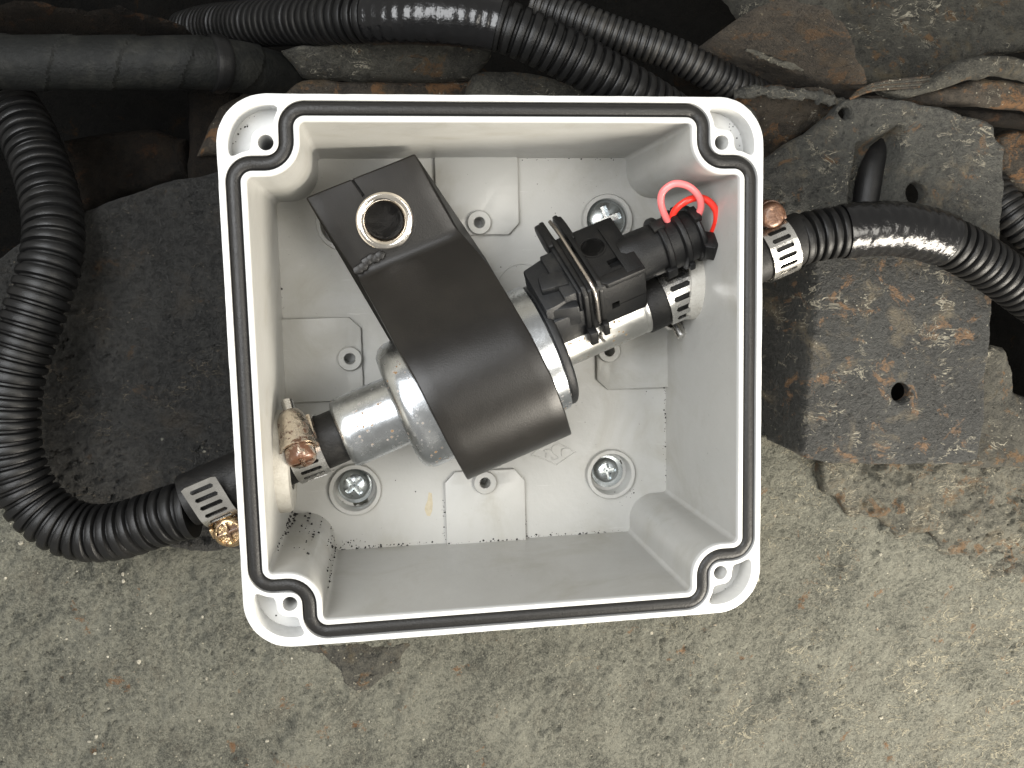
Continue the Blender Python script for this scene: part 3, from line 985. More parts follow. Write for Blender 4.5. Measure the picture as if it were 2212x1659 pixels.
# ------------------------------------------------------------------ the box
HB = 7.5                       # half width at the rim
DP = 6.49                      # depth to the floor
GA, GB = 0.365, 1.78           # gasket centre line: along the sides, round the corner bosses


def fillet(P, R, n=10):
    out = []
    m = len(P)
    for i in range(m):
        a, b, c = [np.array(P[k % m], float) for k in (i - 1, i, i + 1)]
        d0 = (a - b) / np.linalg.norm(a - b)
        d1 = (c - b) / np.linalg.norm(c - b)
        r = R[i]
        ang = math.acos(np.clip(d0 @ d1, -1, 1))
        L = r / math.tan(ang / 2)
        p0, p1 = b + d0 * L, b + d1 * L
        cen = b + (d0 + d1) / np.linalg.norm(d0 + d1) * (r / math.sin(ang / 2))
        a0 = math.atan2(*(p0 - cen)[::-1])
        a1 = math.atan2(*(p1 - cen)[::-1])
        da = (a1 - a0 + PI) % (2 * PI) - PI
        for k in range(n + 1):
            x = a0 + da * k / n
            nrm = np.array([math.cos(x), math.sin(x)])
            out.append((cen + nrm * r, nrm if da > 0 else -nrm))
    return out


# counter-clockwise path with outward normals
q = HB - GA
w_ = HB - GB
gp, gr = [], []
for sx, sy in ((1, 1), (-1, 1), (-1, -1), (1, -1)):
    tri = [(sx * q, sy * w_), (sx * w_, sy * w_), (sx * w_, sy * q)]
    if sx * sy < 0: tri = tri[::-1]
    gp += tri
    gr += [0.50, 0.60, 0.50]
path_g = fillet(gp, gr)
# long straight runs get in-between points
GP, GN = [], []
for i in range(len(path_g)):
    p, n = path_g[i]
    p2, n2 = path_g[(i + 1) % len(path_g)]
    GP.append(p)
    GN.append(n)
    L = np.linalg.norm(p2 - p)
    if L > 1.0:
        for k in range(1, 12):
            GP.append(p + (p2 - p) * k / 12)
            GN.append(n)
GP = np.array(GP)
GN = np.array(GN)


def off(d):
    return [tuple(p) for p in GP + GN * d]


def loft(loops, closed_profile=False):
    v, f = [], []
    m = len(loops[0])
    for L in loops:
        v += [tuple(p) for p in L]
    k = len(loops)
    for i in range(k if closed_profile else k - 1):
        j = (i + 1) % k
        for a in range(m):
            b = (a + 1) % m
            f.append((i * m + a, i * m + b, j * m + b, j * m + a))
    return v, f


def ring(d, z, draft=0.0):
    return [(p[0] * (1 - draft), p[1] * (1 - draft), z) for p in off(d)]


BOX = thing('junction_box', 'open square light grey plastic junction box holding the pump, black gasket round its rim', 'junction box', frame((0, 0, -DP - 0.4)))
GI, GO = -0.195, 0.195          # gasket groove
LIP = -0.345
# inner wall, inner lip and groove in one skin
prof = []
floor_loop = ring(LIP, -DP, 0.010)
wall = [floor_loop, ring(LIP, -DP + 0.03, 0.0098), ring(LIP, -4.0, 0.006), ring(LIP, -0.16)]
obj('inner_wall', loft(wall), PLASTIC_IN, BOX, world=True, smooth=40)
skin = [ring(LIP, -0.16), ring(LIP, -0.03), ring(LIP + 0.02, 0.0), ring(GI - 0.02, 0.0), ring(GI, -0.02), ring(GI, -0.36), ring(GO, -0.36), ring(GO, -0.02)]
obj('inner_lip', loft(skin), PLASTIC, BOX, world=True, smooth=40)

POST = [(0.02, 4.53), (-4.53, 0.02), (-0.02, -4.53), (4.53, -0.02)]
# floor with wells for the screws
SCR = [(4.57, 4.57), (-4.55, -4.57), (4.60, -4.52), (-4.57, 4.57)]
fl = [[(p[0], p[1]) for p in floor_loop]] + [circ(x, y, 0.735, 36) for x, y in SCR] + [circ(*p, 0.175, 24) for p in POST]
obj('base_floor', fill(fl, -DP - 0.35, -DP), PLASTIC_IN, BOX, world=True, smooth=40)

# top of the rim outside the gasket, with pockets and screw holes at the corners
RC = 1.33
ro = []
for cx, cy, a0 in ((HB - RC, HB - RC, 0), (-HB + RC, HB - RC, 90), (-HB + RC, -HB + RC, 180), (HB - RC, -HB + RC, 270)):
    for k in range(17):
        a = math.radians(a0 + 90 * k / 16)
        ro.append((cx + RC * math.cos(a), cy + RC * math.sin(a)))
_r2 = []
for i in range(len(ro)):
    p, p2 = np.array(ro[i]), np.array(ro[(i + 1) % len(ro)])
    k = max(1, int(np.linalg.norm(p2 - p) / 0.22))
    for j in range(k):
        _r2.append(p + (p2 - p) * j / k)
_r2 = np.array(_r2)
_d = _r2 / np.linalg.norm(_r2, axis=1)[:, None]
_i = np.arange(len(_r2))
_n = 0.016 * fbm(_i * 0.45, _i * 0.0 + 2.5, 2, 3) - 0.035 * np.clip(vnoise(_i * 0.9, _i * 0 + 7.7, 5) - 0.32, 0, 1)
ro = [tuple(p) for p in _r2 + _d * _n[:, None]]
HC = 1.25                        # screw hole, from both edges


def pocket():
    """outline of the top right pocket, traced outward from inside it"""
    c = np.array([HB - 0.68, HB - 0.68])
    out = []
    for k in range(72):
        a = 2 * PI * k / 72
        d = np.array([math.cos(a), math.sin(a)])
        r = 0.0
        while r < 2.5:
            p = c + d * r
            a_, b_ = HB - p[0], HB - p[1]
            lim = 0.28
            if a_ < RC and b_ < RC:
                e = RC - math.hypot(RC - a_, RC - b_)
            else:
                e = min(a_, b_)
            if e < lim or math.hypot(a_ - HC, b_ - HC) < 0.39: break
            if np.hypot(*(GP - p).T).min() < 0.325: break
            r += 0.01
        out.append(c + d * r)
    P = np.array(out)
    for _ in range(2):
        P = (np.roll(P, 1, 0) + 2 * P + np.roll(P, -1, 0)) / 4
    return P


PK = pocket()
pks, hls = [], []
for sx, sy in ((1, 1), (-1, 1), (-1, -1), (1, -1)):
    pks.append([(p[0] * sx, p[1] * sy) for p in PK])
    hls.append(circ(sx * (HB - HC), sy * (HB - HC), 0.21, 24))
outer = off(GO + 0.003)
obj('rim', fill([ro, outer] + pks + hls, -0.85, 0.0, 0.025), PLASTIC, BOX, world=True, smooth=40)
cbase = [[(x * 0.995, y * 0.995) for x, y in ro], off(GO + 0.02)] + [[(p[0], p[1]) for p in L] for L in hls]
obj('pocket_floor', fill(cbase, -1.05, -0.80), PLASTIC, BOX, world=True, smooth=40)
# screw-hole sleeves at the four corners
for sx, sy in ((1, 1), (-1, 1), (-1, -1), (1, -1)):
    g = lathe([(0.0, 0.33), (0.025, 0.315), (0.028, 0.25), (0.0, 0.205), (-1.6, 0.155), (-1.7, 0.0)], 28, caps=False)
    obj('corner_sleeve', xf(g, Matrix.Translation((sx * (HB - HC), sy * (HB - HC), 0.0)) @ XTOZ), PLASTIC, BOX, world=True)
# outside wall
ow = loft([[(x * k, y * k, z) for x, y in ro] for k, z in ((0.992, -0.1), (0.988, -3.0), (0.982, -6.8), (0.972, -6.95))])
bt_ = [(x * 0.972, y * 0.972, -6.95) for x, y in ro]
obj('outer_wall', join(ow, (bt_, [tuple(range(len(bt_)))])), PLASTIC, BOX, world=True, smooth=40)
# gasket cord lying in the groove
cs_ = [(0.188 * math.cos(a), 0.16 * math.sin(a) - 0.155) for a in np.linspace(0, 2 * PI, 20, endpoint=False)]
jt = 0.030 * fbm(np.arange(len(GP)) * 0.35, np.zeros(len(GP)), 1, 3)
gk = [[(p[0] + n[0] * d, p[1] + n[1] * d, z + jt[i]) for i, (p, n) in enumerate(zip(GP, GN))] for d, z in cs_]
obj('gasket', loft(gk, True), GASKET, BOX, world=True, smooth=60)

# four raised pads with their drilled posts
pad_out = [(-1.42, 6.78), (-1.42, 4.55), (-1.05, 4.12), (1.05, 4.12), (1.42, 4.50), (1.42, 6.78)]
for k in range(4):
    M_ = Matrix.Rotation(k * PI / 2, 4, 'Z')
    pg_ = fill([pad_out[::-1], circ(0.02, 4.53, 0.19, 24)], -DP - 0.1, -DP + 0.20, 0.03)
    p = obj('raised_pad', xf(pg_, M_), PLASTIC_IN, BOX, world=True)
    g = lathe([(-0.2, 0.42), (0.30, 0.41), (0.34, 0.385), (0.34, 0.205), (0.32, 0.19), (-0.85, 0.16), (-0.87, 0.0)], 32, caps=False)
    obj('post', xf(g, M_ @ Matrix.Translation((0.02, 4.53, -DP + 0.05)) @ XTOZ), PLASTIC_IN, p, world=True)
# raised collars round the screw wells
for x, y in SCR:
    g = lathe([(-0.4, 0.92), (0.16, 0.90), (0.20, 0.88), (0.20, 0.76), (0.16, 0.735), (-0.42, 0.71), (-0.44, 0.0)], 48, caps=False)
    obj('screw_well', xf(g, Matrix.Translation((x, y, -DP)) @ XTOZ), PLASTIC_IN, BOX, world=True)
# moulding mark
c0 = at(1128, 625, -DP)
g = lathe([(0.0, 0.92), (0.025, 0.91), (0.025, 0.87), (0.0, 0.86)], 56, caps=False)
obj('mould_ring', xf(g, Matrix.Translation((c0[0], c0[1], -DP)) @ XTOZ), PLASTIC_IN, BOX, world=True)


def stroke(pts, w, z0, h):
    """raised line of width w along points in the floor"""
    P = np.array(pts, float)
    T = np.gradient(P, axis=0)
    T /= np.linalg.norm(T, axis=1)[:, None]
    N = np.stack([-T[:, 1], T[:, 0]], 1) * w / 2
    v = []
    for p, n in zip(P, N):
        v += [(p[0] - n[0], p[1] - n[1], z0 - 0.01), (p[0] - n[0] * 0.6, p[1] - n[1] * 0.6, z0 + h), (p[0] + n[0] * 0.6, p[1] + n[1] * 0.6, z0 + h), (p[0] + n[0], p[1] + n[1], z0 - 0.01)]
    f = []
    for i in range(len(P) - 1):
        for k in range(3):
            f.append((i * 4 + k, i * 4 + k + 1, i * 4 + k + 5, i * 4 + k + 4))
    f += [(3, 2, 1, 0), tuple((len(P) - 1) * 4 + k for k in range(4))]
    return v, f


def epx(L):                      # points of the 2212-wide enlargement of the emblem
    return [at((1950 + x * 0.13562) / 1.736, (1620 + y * 0.13562) / 1.736, -DP)[:2] for x, y in L]


EM = []
for L in ([(310, 630), (420, 545), (640, 420), (960, 265)], [(960, 265), (1080, 330), (1330, 440), (1540, 555)], [(1540, 555), (1390, 650), (1240, 755), (1010, 910)], [(1010, 910), (700, 770), (480, 680), (310, 630)],
          [(660, 510), (690, 520), (730, 560), (725, 700)], [(670, 500), (760, 490), (860, 485)],
          [(1040, 370), (960, 370), (900, 410), (880, 480), (915, 570), (1000, 640), (1055, 690), (1045, 735), (990, 755), (925, 770), (890, 730), (900, 700)],
          [(1165, 670), (1150, 560), (1160, 490), (1170, 478)], [(1150, 490), (1220, 462), (1320, 455)]):
    P = epx(L)
    P3_, _ = catmull([(p[0], p[1], 0) for p in P], 0.03) if len(L) > 5 else (np.array([(p[0], p[1], 0) for p in P]), 0)
    EM.append(stroke(P3_[:, :2], 0.05, -DP, 0.03))
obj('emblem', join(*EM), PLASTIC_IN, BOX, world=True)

# grit along the seams of the box
rs = np.random.RandomState(11)
ico = bmesh.new()
bmesh.ops.create_icosphere(ico, subdivisions=1, radius=1.0)
ICO = from_bm(ico)
grit = []


def speck(x, y, z, r):
    v = [(x + p[0] * r * rs.uniform(0.6, 1.3), y + p[1] * r * rs.uniform(0.6, 1.3), z + p[2] * r * 0.5) for p in ICO[0]]
    grit.append((v, ICO[1]))


def seam(a, b, n, spread=0.04, z=-DP, r0=0.012, r1=0.045):
    for _ in range(n):
        t_ = rs.rand()
        speck(a[0] + (b[0] - a[0]) * t_ + rs.normal(0, spread), a[1] + (b[1] - a[1]) * t_ + rs.normal(0, spread), z + 0.005, r0 + (r1 - r0) * rs.rand() ** 3)


fw = (HB - GA + LIP) * 0.99
seam((-5.2, -fw + 0.03), (-1.5, -fw + 0.03), 60)
seam((1.46, -fw + 0.03), (5.1, -fw + 0.03), 60)
seam((-1.4, -fw + 0.03), (1.4, -fw + 0.03), 26, 0.03, -DP + 0.2)
seam((-1.47, -fw), (-1.47, -4.6), 26)
seam((1.47, -fw), (1.47, -5.9), 12, 0.05)
seam((fw - 0.03, -5.0), (fw - 0.03, 1.0), 60)
seam((1.47, fw - 0.02), (5.0, fw - 0.02), 22)
seam((-fw + 0.02, -1), (-fw + 0.02, 4), 16)
seam((4.95, -5.6), (5.6, -4.95), 14, 0.12)
seam((-5.3, -fw + 0.2), (-4.5, -fw + 0.25), 26, 0.18)
for _ in range(70):
    speck(rs.uniform(-6, 6), rs.uniform(-6.4, 6.2), -DP + 0.005, 0.010 + 0.022 * rs.rand() ** 3)
for sx, sy, n in ((-1, 1, 14), (1, 1, 14), (1, -1, 4), (-1, -1, 5)):
    for _ in range(n):
        p = PK[rs.randint(len(PK))] * rs.uniform(0.985, 1.0) - rs.uniform(0, 0.05)
        speck(p[0] * sx, p[1] * sy, -0.795, 0.012 + 0.02 * rs.rand() ** 2)
# grit stuck to the lower left corner column
zs = -DP + 0.1 + 4.4 * rs.rand(130) ** 1.6
for z_ in zs:
    k_ = rs.randint(len(GP))
    cand = [i for i in range(len(GP)) if GP[i][0] < -5.2 and GP[i][1] < -5.2 and GP[i][0] - GP[i][1] < 1.2]
    i = cand[rs.randint(len(cand))]
    p = (GP[i] + GN[i] * (LIP - 0.01)) * (1 - 0.010 * min(1, -z_ / DP))
    speck(p[0], p[1], z_, 0.014 + 0.045 * rs.rand() ** 2)
obj('grit', join(*grit), DARK, BOX, world=True, kind='stuff')
# tan smear of dried mud on the floor
sm = [at((1150 + x * 0.339) / 1.736, (1600 + y * 0.339) / 1.736, -DP) for x, y in [(1350, 725), (1385, 735), (1395, 850), (1390, 930), (1365, 990), (1330, 985), (1305, 920), (1310, 880), (1335, 820)]]
SMEAR = plain('dried_mud', (0.42, 0.37, 0.27), 0.8, var=0.25, scale=8)
obj('mud_smear', prism([(p[0], p[1]) for p in sm], -DP - 0.01, -DP + 0.006), SMEAR, BOX, world=True)

# ------------------------------------------------------------------ screws in the floor wells
def phillips_head(r, h):
    pr = [(-0.25, r * 0.98), (0.0, r), (0.04, r * 0.98)]
    for k in range(1, 9):
        a = k / 8 * PI / 2
        pr.append((0.04 + h * math.sin(a), r * 0.98 * math.cos(a) + (0.0 if k < 8 else 0.0)))
    g = lathe(pr, 36)
    g = xf(g, XTOZ)
    w = r * 0.15
    l = r * 0.68
    plus = [(-w, -l), (w, -l), (w, -w), (l, -w), (l, w), (w, w), (w, l), (-w, l), (-w, w), (-l, w), (-l, -w), (-w, -w)]
    c1 = prism(plus, h * 0.30, h + 0.3)
    c2 = xf(lathe([(h * 0.02, 0.0), (h * 1.2, r * 0.34)], 8), XTOZ)
    return cut(g, c1, c2)



SC_LAB = ['domed steel cross-head screw with dull grey dome in the well nearest the red wires', 'bright cross-head screw in the floor well beside the rust-stained clamp', 'small bright cross-head screw in the chipped well at the lower right of the box floor']
for i, ((x, y), rr, rot) in enumerate(zip(SCR[:3], (0.72, 0.53, 0.45), (20, 38, 12))):
    t_ = thing('floor_screw', SC_LAB[i], 'screw', frame((x, y, -DP - 0.30)) @ Matrix.Rotation(math.radians(rot), 4, 'Z'), 'cross-head screws in the box floor')
    z_ = 0.28 if i == 0 else 0.16
    ox, oy = ((-0.02, 0.0), (-0.02, 0.12), (-0.10, 0.10))[i]
    Mo = Matrix.Translation(Matrix.Rotation(-math.radians(rot), 3, 'Z') @ Vector((ox, oy, z_)))
    obj('head', xf(phillips_head(rr, 0.24 if i else 0.34), Mo), SCREW, t_)
    if i:
        g = xf(lathe([(-0.16, 0.57), (-0.10, 0.60), (-0.07, 0.585), (-0.05, rr * 0.8)], 36), XTOZ)
        obj('washer', g, SCREW, t_)

# ------------------------------------------------------------------ the pump
RB = 2.13
PM = thing('fuel_pump', 'zinc-plated cylindrical fuel pump lying slantwise across the box', 'fuel pump', PUMP)
prof = [(-2.98, 1.05), (-2.97, RB - 0.62)]
for k in range(0, 9):
    a = k / 8 * PI / 2
    prof.append((-2.97 + 0.5 * (1 - math.cos(a)), RB - 0.5 + 0.5 * math.sin(a)))
prof += [(-1.0, RB), (2.02, RB), (2.14, RB - 0.01), (2.20, RB - 0.07), (2.22, RB - 0.16), (2.22, 0.8)]
obj('housing', lathe(prof, 96), ZINC, PM)
obj('inlet_neck', lathe([(-4.86, 0.80), (-4.88, 0.98), (-4.84, 1.06), (-4.74, 1.13), (-4.5, 1.145), (-3.05, 1.145), (-2.95, 1.17), (-2.9, 1.3)], 64), ZINC, PM)
obj('outlet_tube', lathe([(2.2, 0.9), (5.35, 0.89), (5.45, 0.87), (5.5, 0.90), (5.68, 0.90), (5.74, 0.86), (5.76, 0.6)], 56), ZINC_TUBE, PM)
obj('end_flange', lathe([(2.18, 1.2), (2.19, 1.98), (2.24, 2.04), (2.34, 2.05), (2.42, 2.02), (2.50, 1.90), (2.54, 1.6), (2.55, 0.7)], 72), SOCKET, PM)

# connector frame: lies on the pump's upper flank, turned 43 degrees about the hose line
CA = math.radians(43.2)
CY = np.array([0, math.cos(CA), -math.sin(CA)])
CZ = np.array([0, math.sin(CA), math.cos(CA)])
CC = np.array([0.50, 1.72, 1.05])
CONN_L = frame(CC, (1, 0, 0), CY, CZ)         # within the pump frame
CONN = PUMP @ CONN_L
# moulded socket on the pump
s1 = prism([(1.80, -1.05), (2.20, -1.02), (2.60, -0.95), (2.95, -0.92), (2.95, 0.98), (2.60, 0.95), (2.20, 0.85), (1.80, 0.75)], -0.85, 0.46, 0.06)
s2 = box(2.45, 3.1, -0.98, 0.90, -0.62, 0.62, 0.05)
s3 = prism([(1.95, -0.45), (2.80, -0.60), (2.85, 0.02), (2.05, 0.12)], 0.3, 0.70, 0.05)
s4 = prism([(1.92, -1.0), (2.80, -1.26), (2.85, -0.80), (1.95, -0.70)], -0.60, 0.30, 0.06)
s5 = join(box(1.8, 2.6, -0.8, 0.6, -1.5, -0.5, 0.05), box(1.82, 3.0, -1.16, -0.3, -1.45, -0.1, 0.06))
obj('socket', join(s1, s2, s3, s4, s5), SOCKET, PM, M=CONN_L)
obj('socket_lip', box(2.86, 3.02, -1.12, 1.06, -0.7, 0.72, 0.05), SOCKET, PM, M=CONN_L)

# ------------------------------------------------------------------ the rubber sleeve
RS = 2.92
SL = thing('rubber_mount', 'thick black rubber mounting sleeve round the pump with a tab and metal eyelet', 'rubber mount', PUMP)
phi = math.radians(43)
outl = []
za = -4.10 - ZA                               # heights of the tab within the pump frame
v_cr = uv(882, 547, -4.1)[1]
v_te = uv(779, 380, -3.8)[1]
top = [(v_te, za + 0.44), (v_te - 1.3, za + 0.26), (v_cr + 0.26, za + 0.03), (v_cr + 0.08, za + 0.0), (v_cr - 0.08, za + 0.03), (v_cr - 0.22, za + 0.13)]
tan_p = (RS * math.sin(phi), RS * math.cos(phi))
for k in (0.25, 0.5, 0.75):
    top.append((top[5][0] + (tan_p[0] - top[5][0]) * k, top[5][1] + (tan_p[1] - top[5][1]) * k + 0.05 * math.sin(k * PI)))
arc = []
for k in range(49):
    a = phi - (2 * PI - 2.05) * k / 48
    arc.append((RS * math.sin(a), RS * math.cos(a)))
bot = [(v_cr - 1.0, za - 1.25), (v_cr - 0.1, za - 0.95), (v_cr + 0.4, za - 0.85), (v_te, za - 0.45)]
outl = top + arc + bot


LEFT_E = np.array([(668, 440), (742, 555), (771, 596), (811, 666), (847, 733), (894, 816), (937, 900), (967, 960), (1014, 1045)], float)
RIGHT_E = np.array([(890, 320), (955, 440), (985, 490), (1051, 563), (1084, 616), (1147, 723), (1194, 816), (1225, 900), (1236, 938)], float)


def edge_u(v, w, E):
    """place along the hose line where a point of the sleeve's profile meets the seen edge"""
    lo, hi = -5.0, 5.0
    for _ in range(40):
        m = (lo + hi) / 2
        p = (O + U * m + V * v + np.array([0, 0, w]) - CAM_LOC) @ _R
        x, y = 1106 + _F * p[0] / -p[2], 829.5 - _F * p[1] / -p[2]
        e = np.interp(y, E[:, 1], E[:, 0])
        if y < E[0, 1]: e = E[0, 0] + (y - E[0, 1]) * 0.6
        if y > E[-1, 1]: e = E[-1, 0] + (y - E[-1, 1]) * 0.3
        if x < e: lo = m
        else: hi = m
    return (lo + hi) / 2


n_top = len(top) + 30                      # profile points on the seen side
UL = [(edge_u(v, w, LEFT_E), edge_u(v, w, RIGHT_E)) for v, w in outl[:n_top]]
UL += [UL[-1] if v < -1.8 else (edge_u(v, w, LEFT_E), edge_u(v, w, RIGHT_E)) for v, w in arc[30:]]
UL += [(edge_u(v, w, LEFT_E), edge_u(v, w, RIGHT_E)) for v, w in bot]


loops = []
for s in np.linspace(0, 1, 9):
    L = []
    for (v, w), (a, b) in zip(outl, UL):
        L.append((a + (b - a) * s, v - 0.05 * 0 * s, w))
    loops.append(L)
g = loft([[p for p in L] for L in loops])
n_ = len(outl)
g = (g[0], [tuple(f) for f in g[1]] + [tuple(range(n_)), tuple(8 * n_ + k for k in range(n_))[::-1]])
g = bevel(g, 0.06, 3, 60)
eu, ev = uv(831, 477, -3.85)
TILT = Matrix.Rotation(math.radians(8), 4, 'X')
EYE = Matrix.Translation((eu, ev, za + 0.19)) @ TILT
hole = xf(lathe([(-2.0, 0.78), (1.0, 0.78)], 36), EYE @ XTOZ)
# a slit from the eyelet to the tab's end
slit = xf(prism([(-0.28, 0.6), (-0.17, 0.6), (-0.52, 2.1), (-0.60, 2.1)], -0.22, 0.4), EYE)
g = cut(g, hole, slit)
obj('sleeve', g, RUBBER, SL, smooth=40)
ey = [(0.00, 0.86), (0.05, 0.90), (0.10, 0.89), (0.14, 0.84), (0.145, 0.78), (0.12, 0.70), (0.05, 0.62), (-0.08, 0.575), (-0.25, 0.56), (-1.1, 0.56), (-1.12, 0.74), (-0.02, 0.76)]
obj('eyelet', xf(lathe(ey, 56, True), EYE @ XTOZ), CHROME, SL)
obj('seat_ring', xf(lathe([(-0.05, 0.98), (0.015, 0.97), (0.02, 0.85)], 48, caps=False), EYE @ XTOZ), RUBBER, SL)
obj('eyelet_floor', xf(lathe([(-1.05, 0.0), (-1.05, 0.57)], 24), EYE @ XTOZ), RUBBER, SL)
# blob of squeezed-out rubber near the bend
bl = []
for k in range(6):
    p = uv(775 + 9 * k, 582 - 6 * k - (6 if k in (2, 3) else 0), -4.0)
    b_ = xf(ICO, Matrix.Translation((p[0], p[1], za + 0.10)) @ Matrix.Diagonal((0.22, 0.16, 0.10, 1)))
    bl.append(b_)
obj('squeezed_bead', join(*bl), RUBBER, SL)

# ------------------------------------------------------------------ the plug
PG = thing('electrical_plug', 'black two-pin electrical plug with bare wire clip pushed onto the pump socket', 'electrical plug', CONN)
body = box(3.10, 5.05, -1.25, 1.22, -1.15, 0.75, 0.10, 3)
h1_ = xf(lathe([(0.60, 0.36), (1.2, 0.36)], 28), Matrix.Translation((4.0, 0.28, 0)) @ XTOZ)
h2_ = box(4.12, 4.85, -0.75, -0.42, 0.55, 1.2)
h3_ = box(3.85, 4.10, -1.6, -1.05, -0.50, -0.22)
h4_ = box(3.40, 3.62, 0.35, 0.65, 0.55, 1.2)
h5_ = box(3.9, 5.2, -1.6, -1.235, -0.42, -0.385)
body = cut(body, h1_, h2_, h3_, h4_, h5_)
obj('plug_body', body, PLUG, PG, smooth=30)
obj('moulded_ring', xf(lathe([(0.74, 0.42), (0.775, 0.41), (0.775, 0.37), (0.74, 0.36)], 32), Matrix.Translation((4.0, 0.28, 0)) @ XTOZ), PLUG, PG)
obj('centre_boss', xf(lathe([(0.58, 0.30), (0.62, 0.28), (0.625, 0.0)], 28), Matrix.Translation((4.0, 0.28, 0)) @ XTOZ), PLUG, PG)
obj('raised_band', box(4.45, 5.0, -1.18, 0.9, 0.72, 0.82, 0.03), PLUG, PG)
obj('step', prism([(3.55, -1.1), (3.75, -1.3), (5.0, -1.3), (5.0, -0.9), (3.6, -0.9)], 0.60, 0.80, 0.03), PLUG, PG)
# two guard walls with ears, the spring clip between them


def guard(x0, x1, ear):
    o = [(-1.30, -1.55), (-1.30, 0.62), (-1.08, 0.88), (1.0, 0.88), (1.25, 0.80), (2.00 + ear, 0.72), (2.10 + ear, 0.60), (2.08 + ear, 0.36), (1.95 + ear, 0.25), (1.15, 0.10), (1.0, -0.75), (-0.9, -0.75), (-0.98, -1.60)]
    g = prism(o, 0, x1 - x0, 0.05)
    # prism runs in (y, z), thickness along x
    M_ = Matrix(((0, 0, 1, x0), (1, 0, 0, 0), (0, 1, 0, 0), (0, 0, 0, 1)))
    return xf(g, M_)


obj('guard_wall', guard(2.96, 3.12, 0.10), PLUG, PG)
obj('guard_wall', guard(3.46, 3.62, 0.14), PLUG, PG)
ear_o = [(0.9, 0.30), (0.9, 0.84), (1.6, 0.80), (2.05, 0.70), (2.20, 0.56), (2.18, 0.40), (2.02, 0.28), (1.4, 0.16)]
for x0, x1 in ((2.80, 3.07), (3.44, 3.72)):
    obj('ear', xf(prism(ear_o, 0, x1 - x0, 0.07, 3), Matrix(((0, 0, 1, x0), (1, 0, 0, 0), (0, 1, 0, 0), (0, 0, 0, 1)))), PLUG, PG)
obj('latch_foot', join(box(2.92, 3.2, -1.55, -1.2, -1.5, -0.9, 0.05), box(3.42, 3.62, -1.5, -1.25, -1.35, -0.8, 0.04)), PLUG, PG)
wp, _ = catmull([(3.29, 1.95, 0.74), (3.29, 1.3, 0.90), (3.29, 0.3, 0.945), (3.29, -0.6, 0.955), (3.29, -1.05, 0.95), (3.30, -1.28, 0.80), (3.31, -1.38, 0.45), (3.31, -1.40, -0.3), (3.34, -1.36, -0.70)], 0.07)
obj('wire_clip', tube(wp, 0.062, 14), CLIPWIRE, PG)
wp, _ = catmull([(3.30, -1.42, -1.2), (3.32, -1.44, -1.45), (3.42, -1.36, -1.75)], 0.07)
obj('clip_end', tube(wp, 0.055, 12), CLIPWIRE, PG)
# cable gland and boot
gl = uv(1411, 540, -2.55)
gv = np.array([0, gl[1], -2.55 - ZA]) - CC
gy, gz = gv @ CY, gv @ CZ
GL = Matrix.Translation((-0.32, gy, gz))


def ribbed(i, ang):
    return 1.0 + 0.035 * np.clip(np.cos(ang * 4), -0.2, 1)


neck = tube([(x, 0, 0) for x in (4.95, 5.1, 5.6, 6.1, 6.45)], [0.74, 0.80, 0.81, 0.80, 0.80], 48, wob=ribbed)
obj('cable_gland', xf(neck, GL), PLUG, PG)
obj('gland_collar', xf(lathe([(6.22, 0.80), (6.24, 0.93), (6.28, 0.96), (6.40, 0.96), (6.44, 0.92), (6.45, 0.80)], 48), GL), PLUG, PG)
obj('boot', xf(lathe([(6.40, 0.84), (6.80, 0.83), (6.85, 0.95), (6.90, 0.97), (6.99, 0.97), (7.03, 0.93), (7.05, 0.82), (7.38, 0.80), (7.42, 0.90), (7.50, 0.93), (7.56, 0.90), (7.58, 0.72), (7.35, 0.60), (7.30, 0.0)], 48), GL), PLUG, PG)
nub = [box(6.10, 6.5, -0.12, 0.22, 0.82, 1.02, 0.04), box(6.1, 6.45, -1.04, -0.84, -0.35, 0.0, 0.05), box(6.86, 7.05, -1.05, -0.86, -0.38, -0.1, 0.04), box(7.36, 7.62, -0.35, 0.2, 0.80, 1.0, 0.04), box(6.95, 7.1, 0.2, 0.5, 0.78, 0.98, 0.04)]
obj('boot_lug', xf(join(*nub), GL), PLUG, PG)
ear = prism([(7.40, -0.95), (7.62, -1.15), (7.95, -1.0), (7.92, -0.55), (7.70, -0.35), (7.45, -0.4)], -0.25, 0.35, 0.05)
obj('boot_tab', xf(ear, GL), PLUG, PG)

# ------------------------------------------------------------------ wires
zc = -2.3
W1 = [at(1458, 505, zc - 0.2), at(1440, 474, zc + 0.25), at(1428, 440, zc + 0.6), at(1432, 414, zc + 0.8), at(1456, 397, zc + 0.95), at(1486, 402, zc + 1.0), at(1508, 422, zc + 0.9), at(1514, 446, zc + 0.65), at(1506, 470, zc + 0.35), at(1494, 492, zc - 0.05)]
p, _ = catmull(W1, 0.06)
tag(obj('wire', tube(p, 0.108, 16), PINK), 'pink insulated wire looping out of the plug boot, in front of the red one', 'wire', 'wires at the plug')
W2 = [at(1448, 492, zc + 0.0), at(1456, 458, zc + 0.3), at(1478, 437, zc + 0.5), at(1506, 427, zc + 0.55), at(1530, 434, zc + 0.6), at(1546, 454, zc + 0.6), at(1548, 478, zc + 0.5), at(1540, 502, zc + 0.2)]
p, _ = catmull(W2, 0.06)
tag(obj('wire', tube(p, 0.108, 16), RED), 'bright red insulated wire looping behind the pink one into the boot', 'wire', 'wires at the plug')

# ------------------------------------------------------------------ hoses, grommets, clamps along the hose line
def straight(u0, u1, prof):
    return lathe(prof, 48)


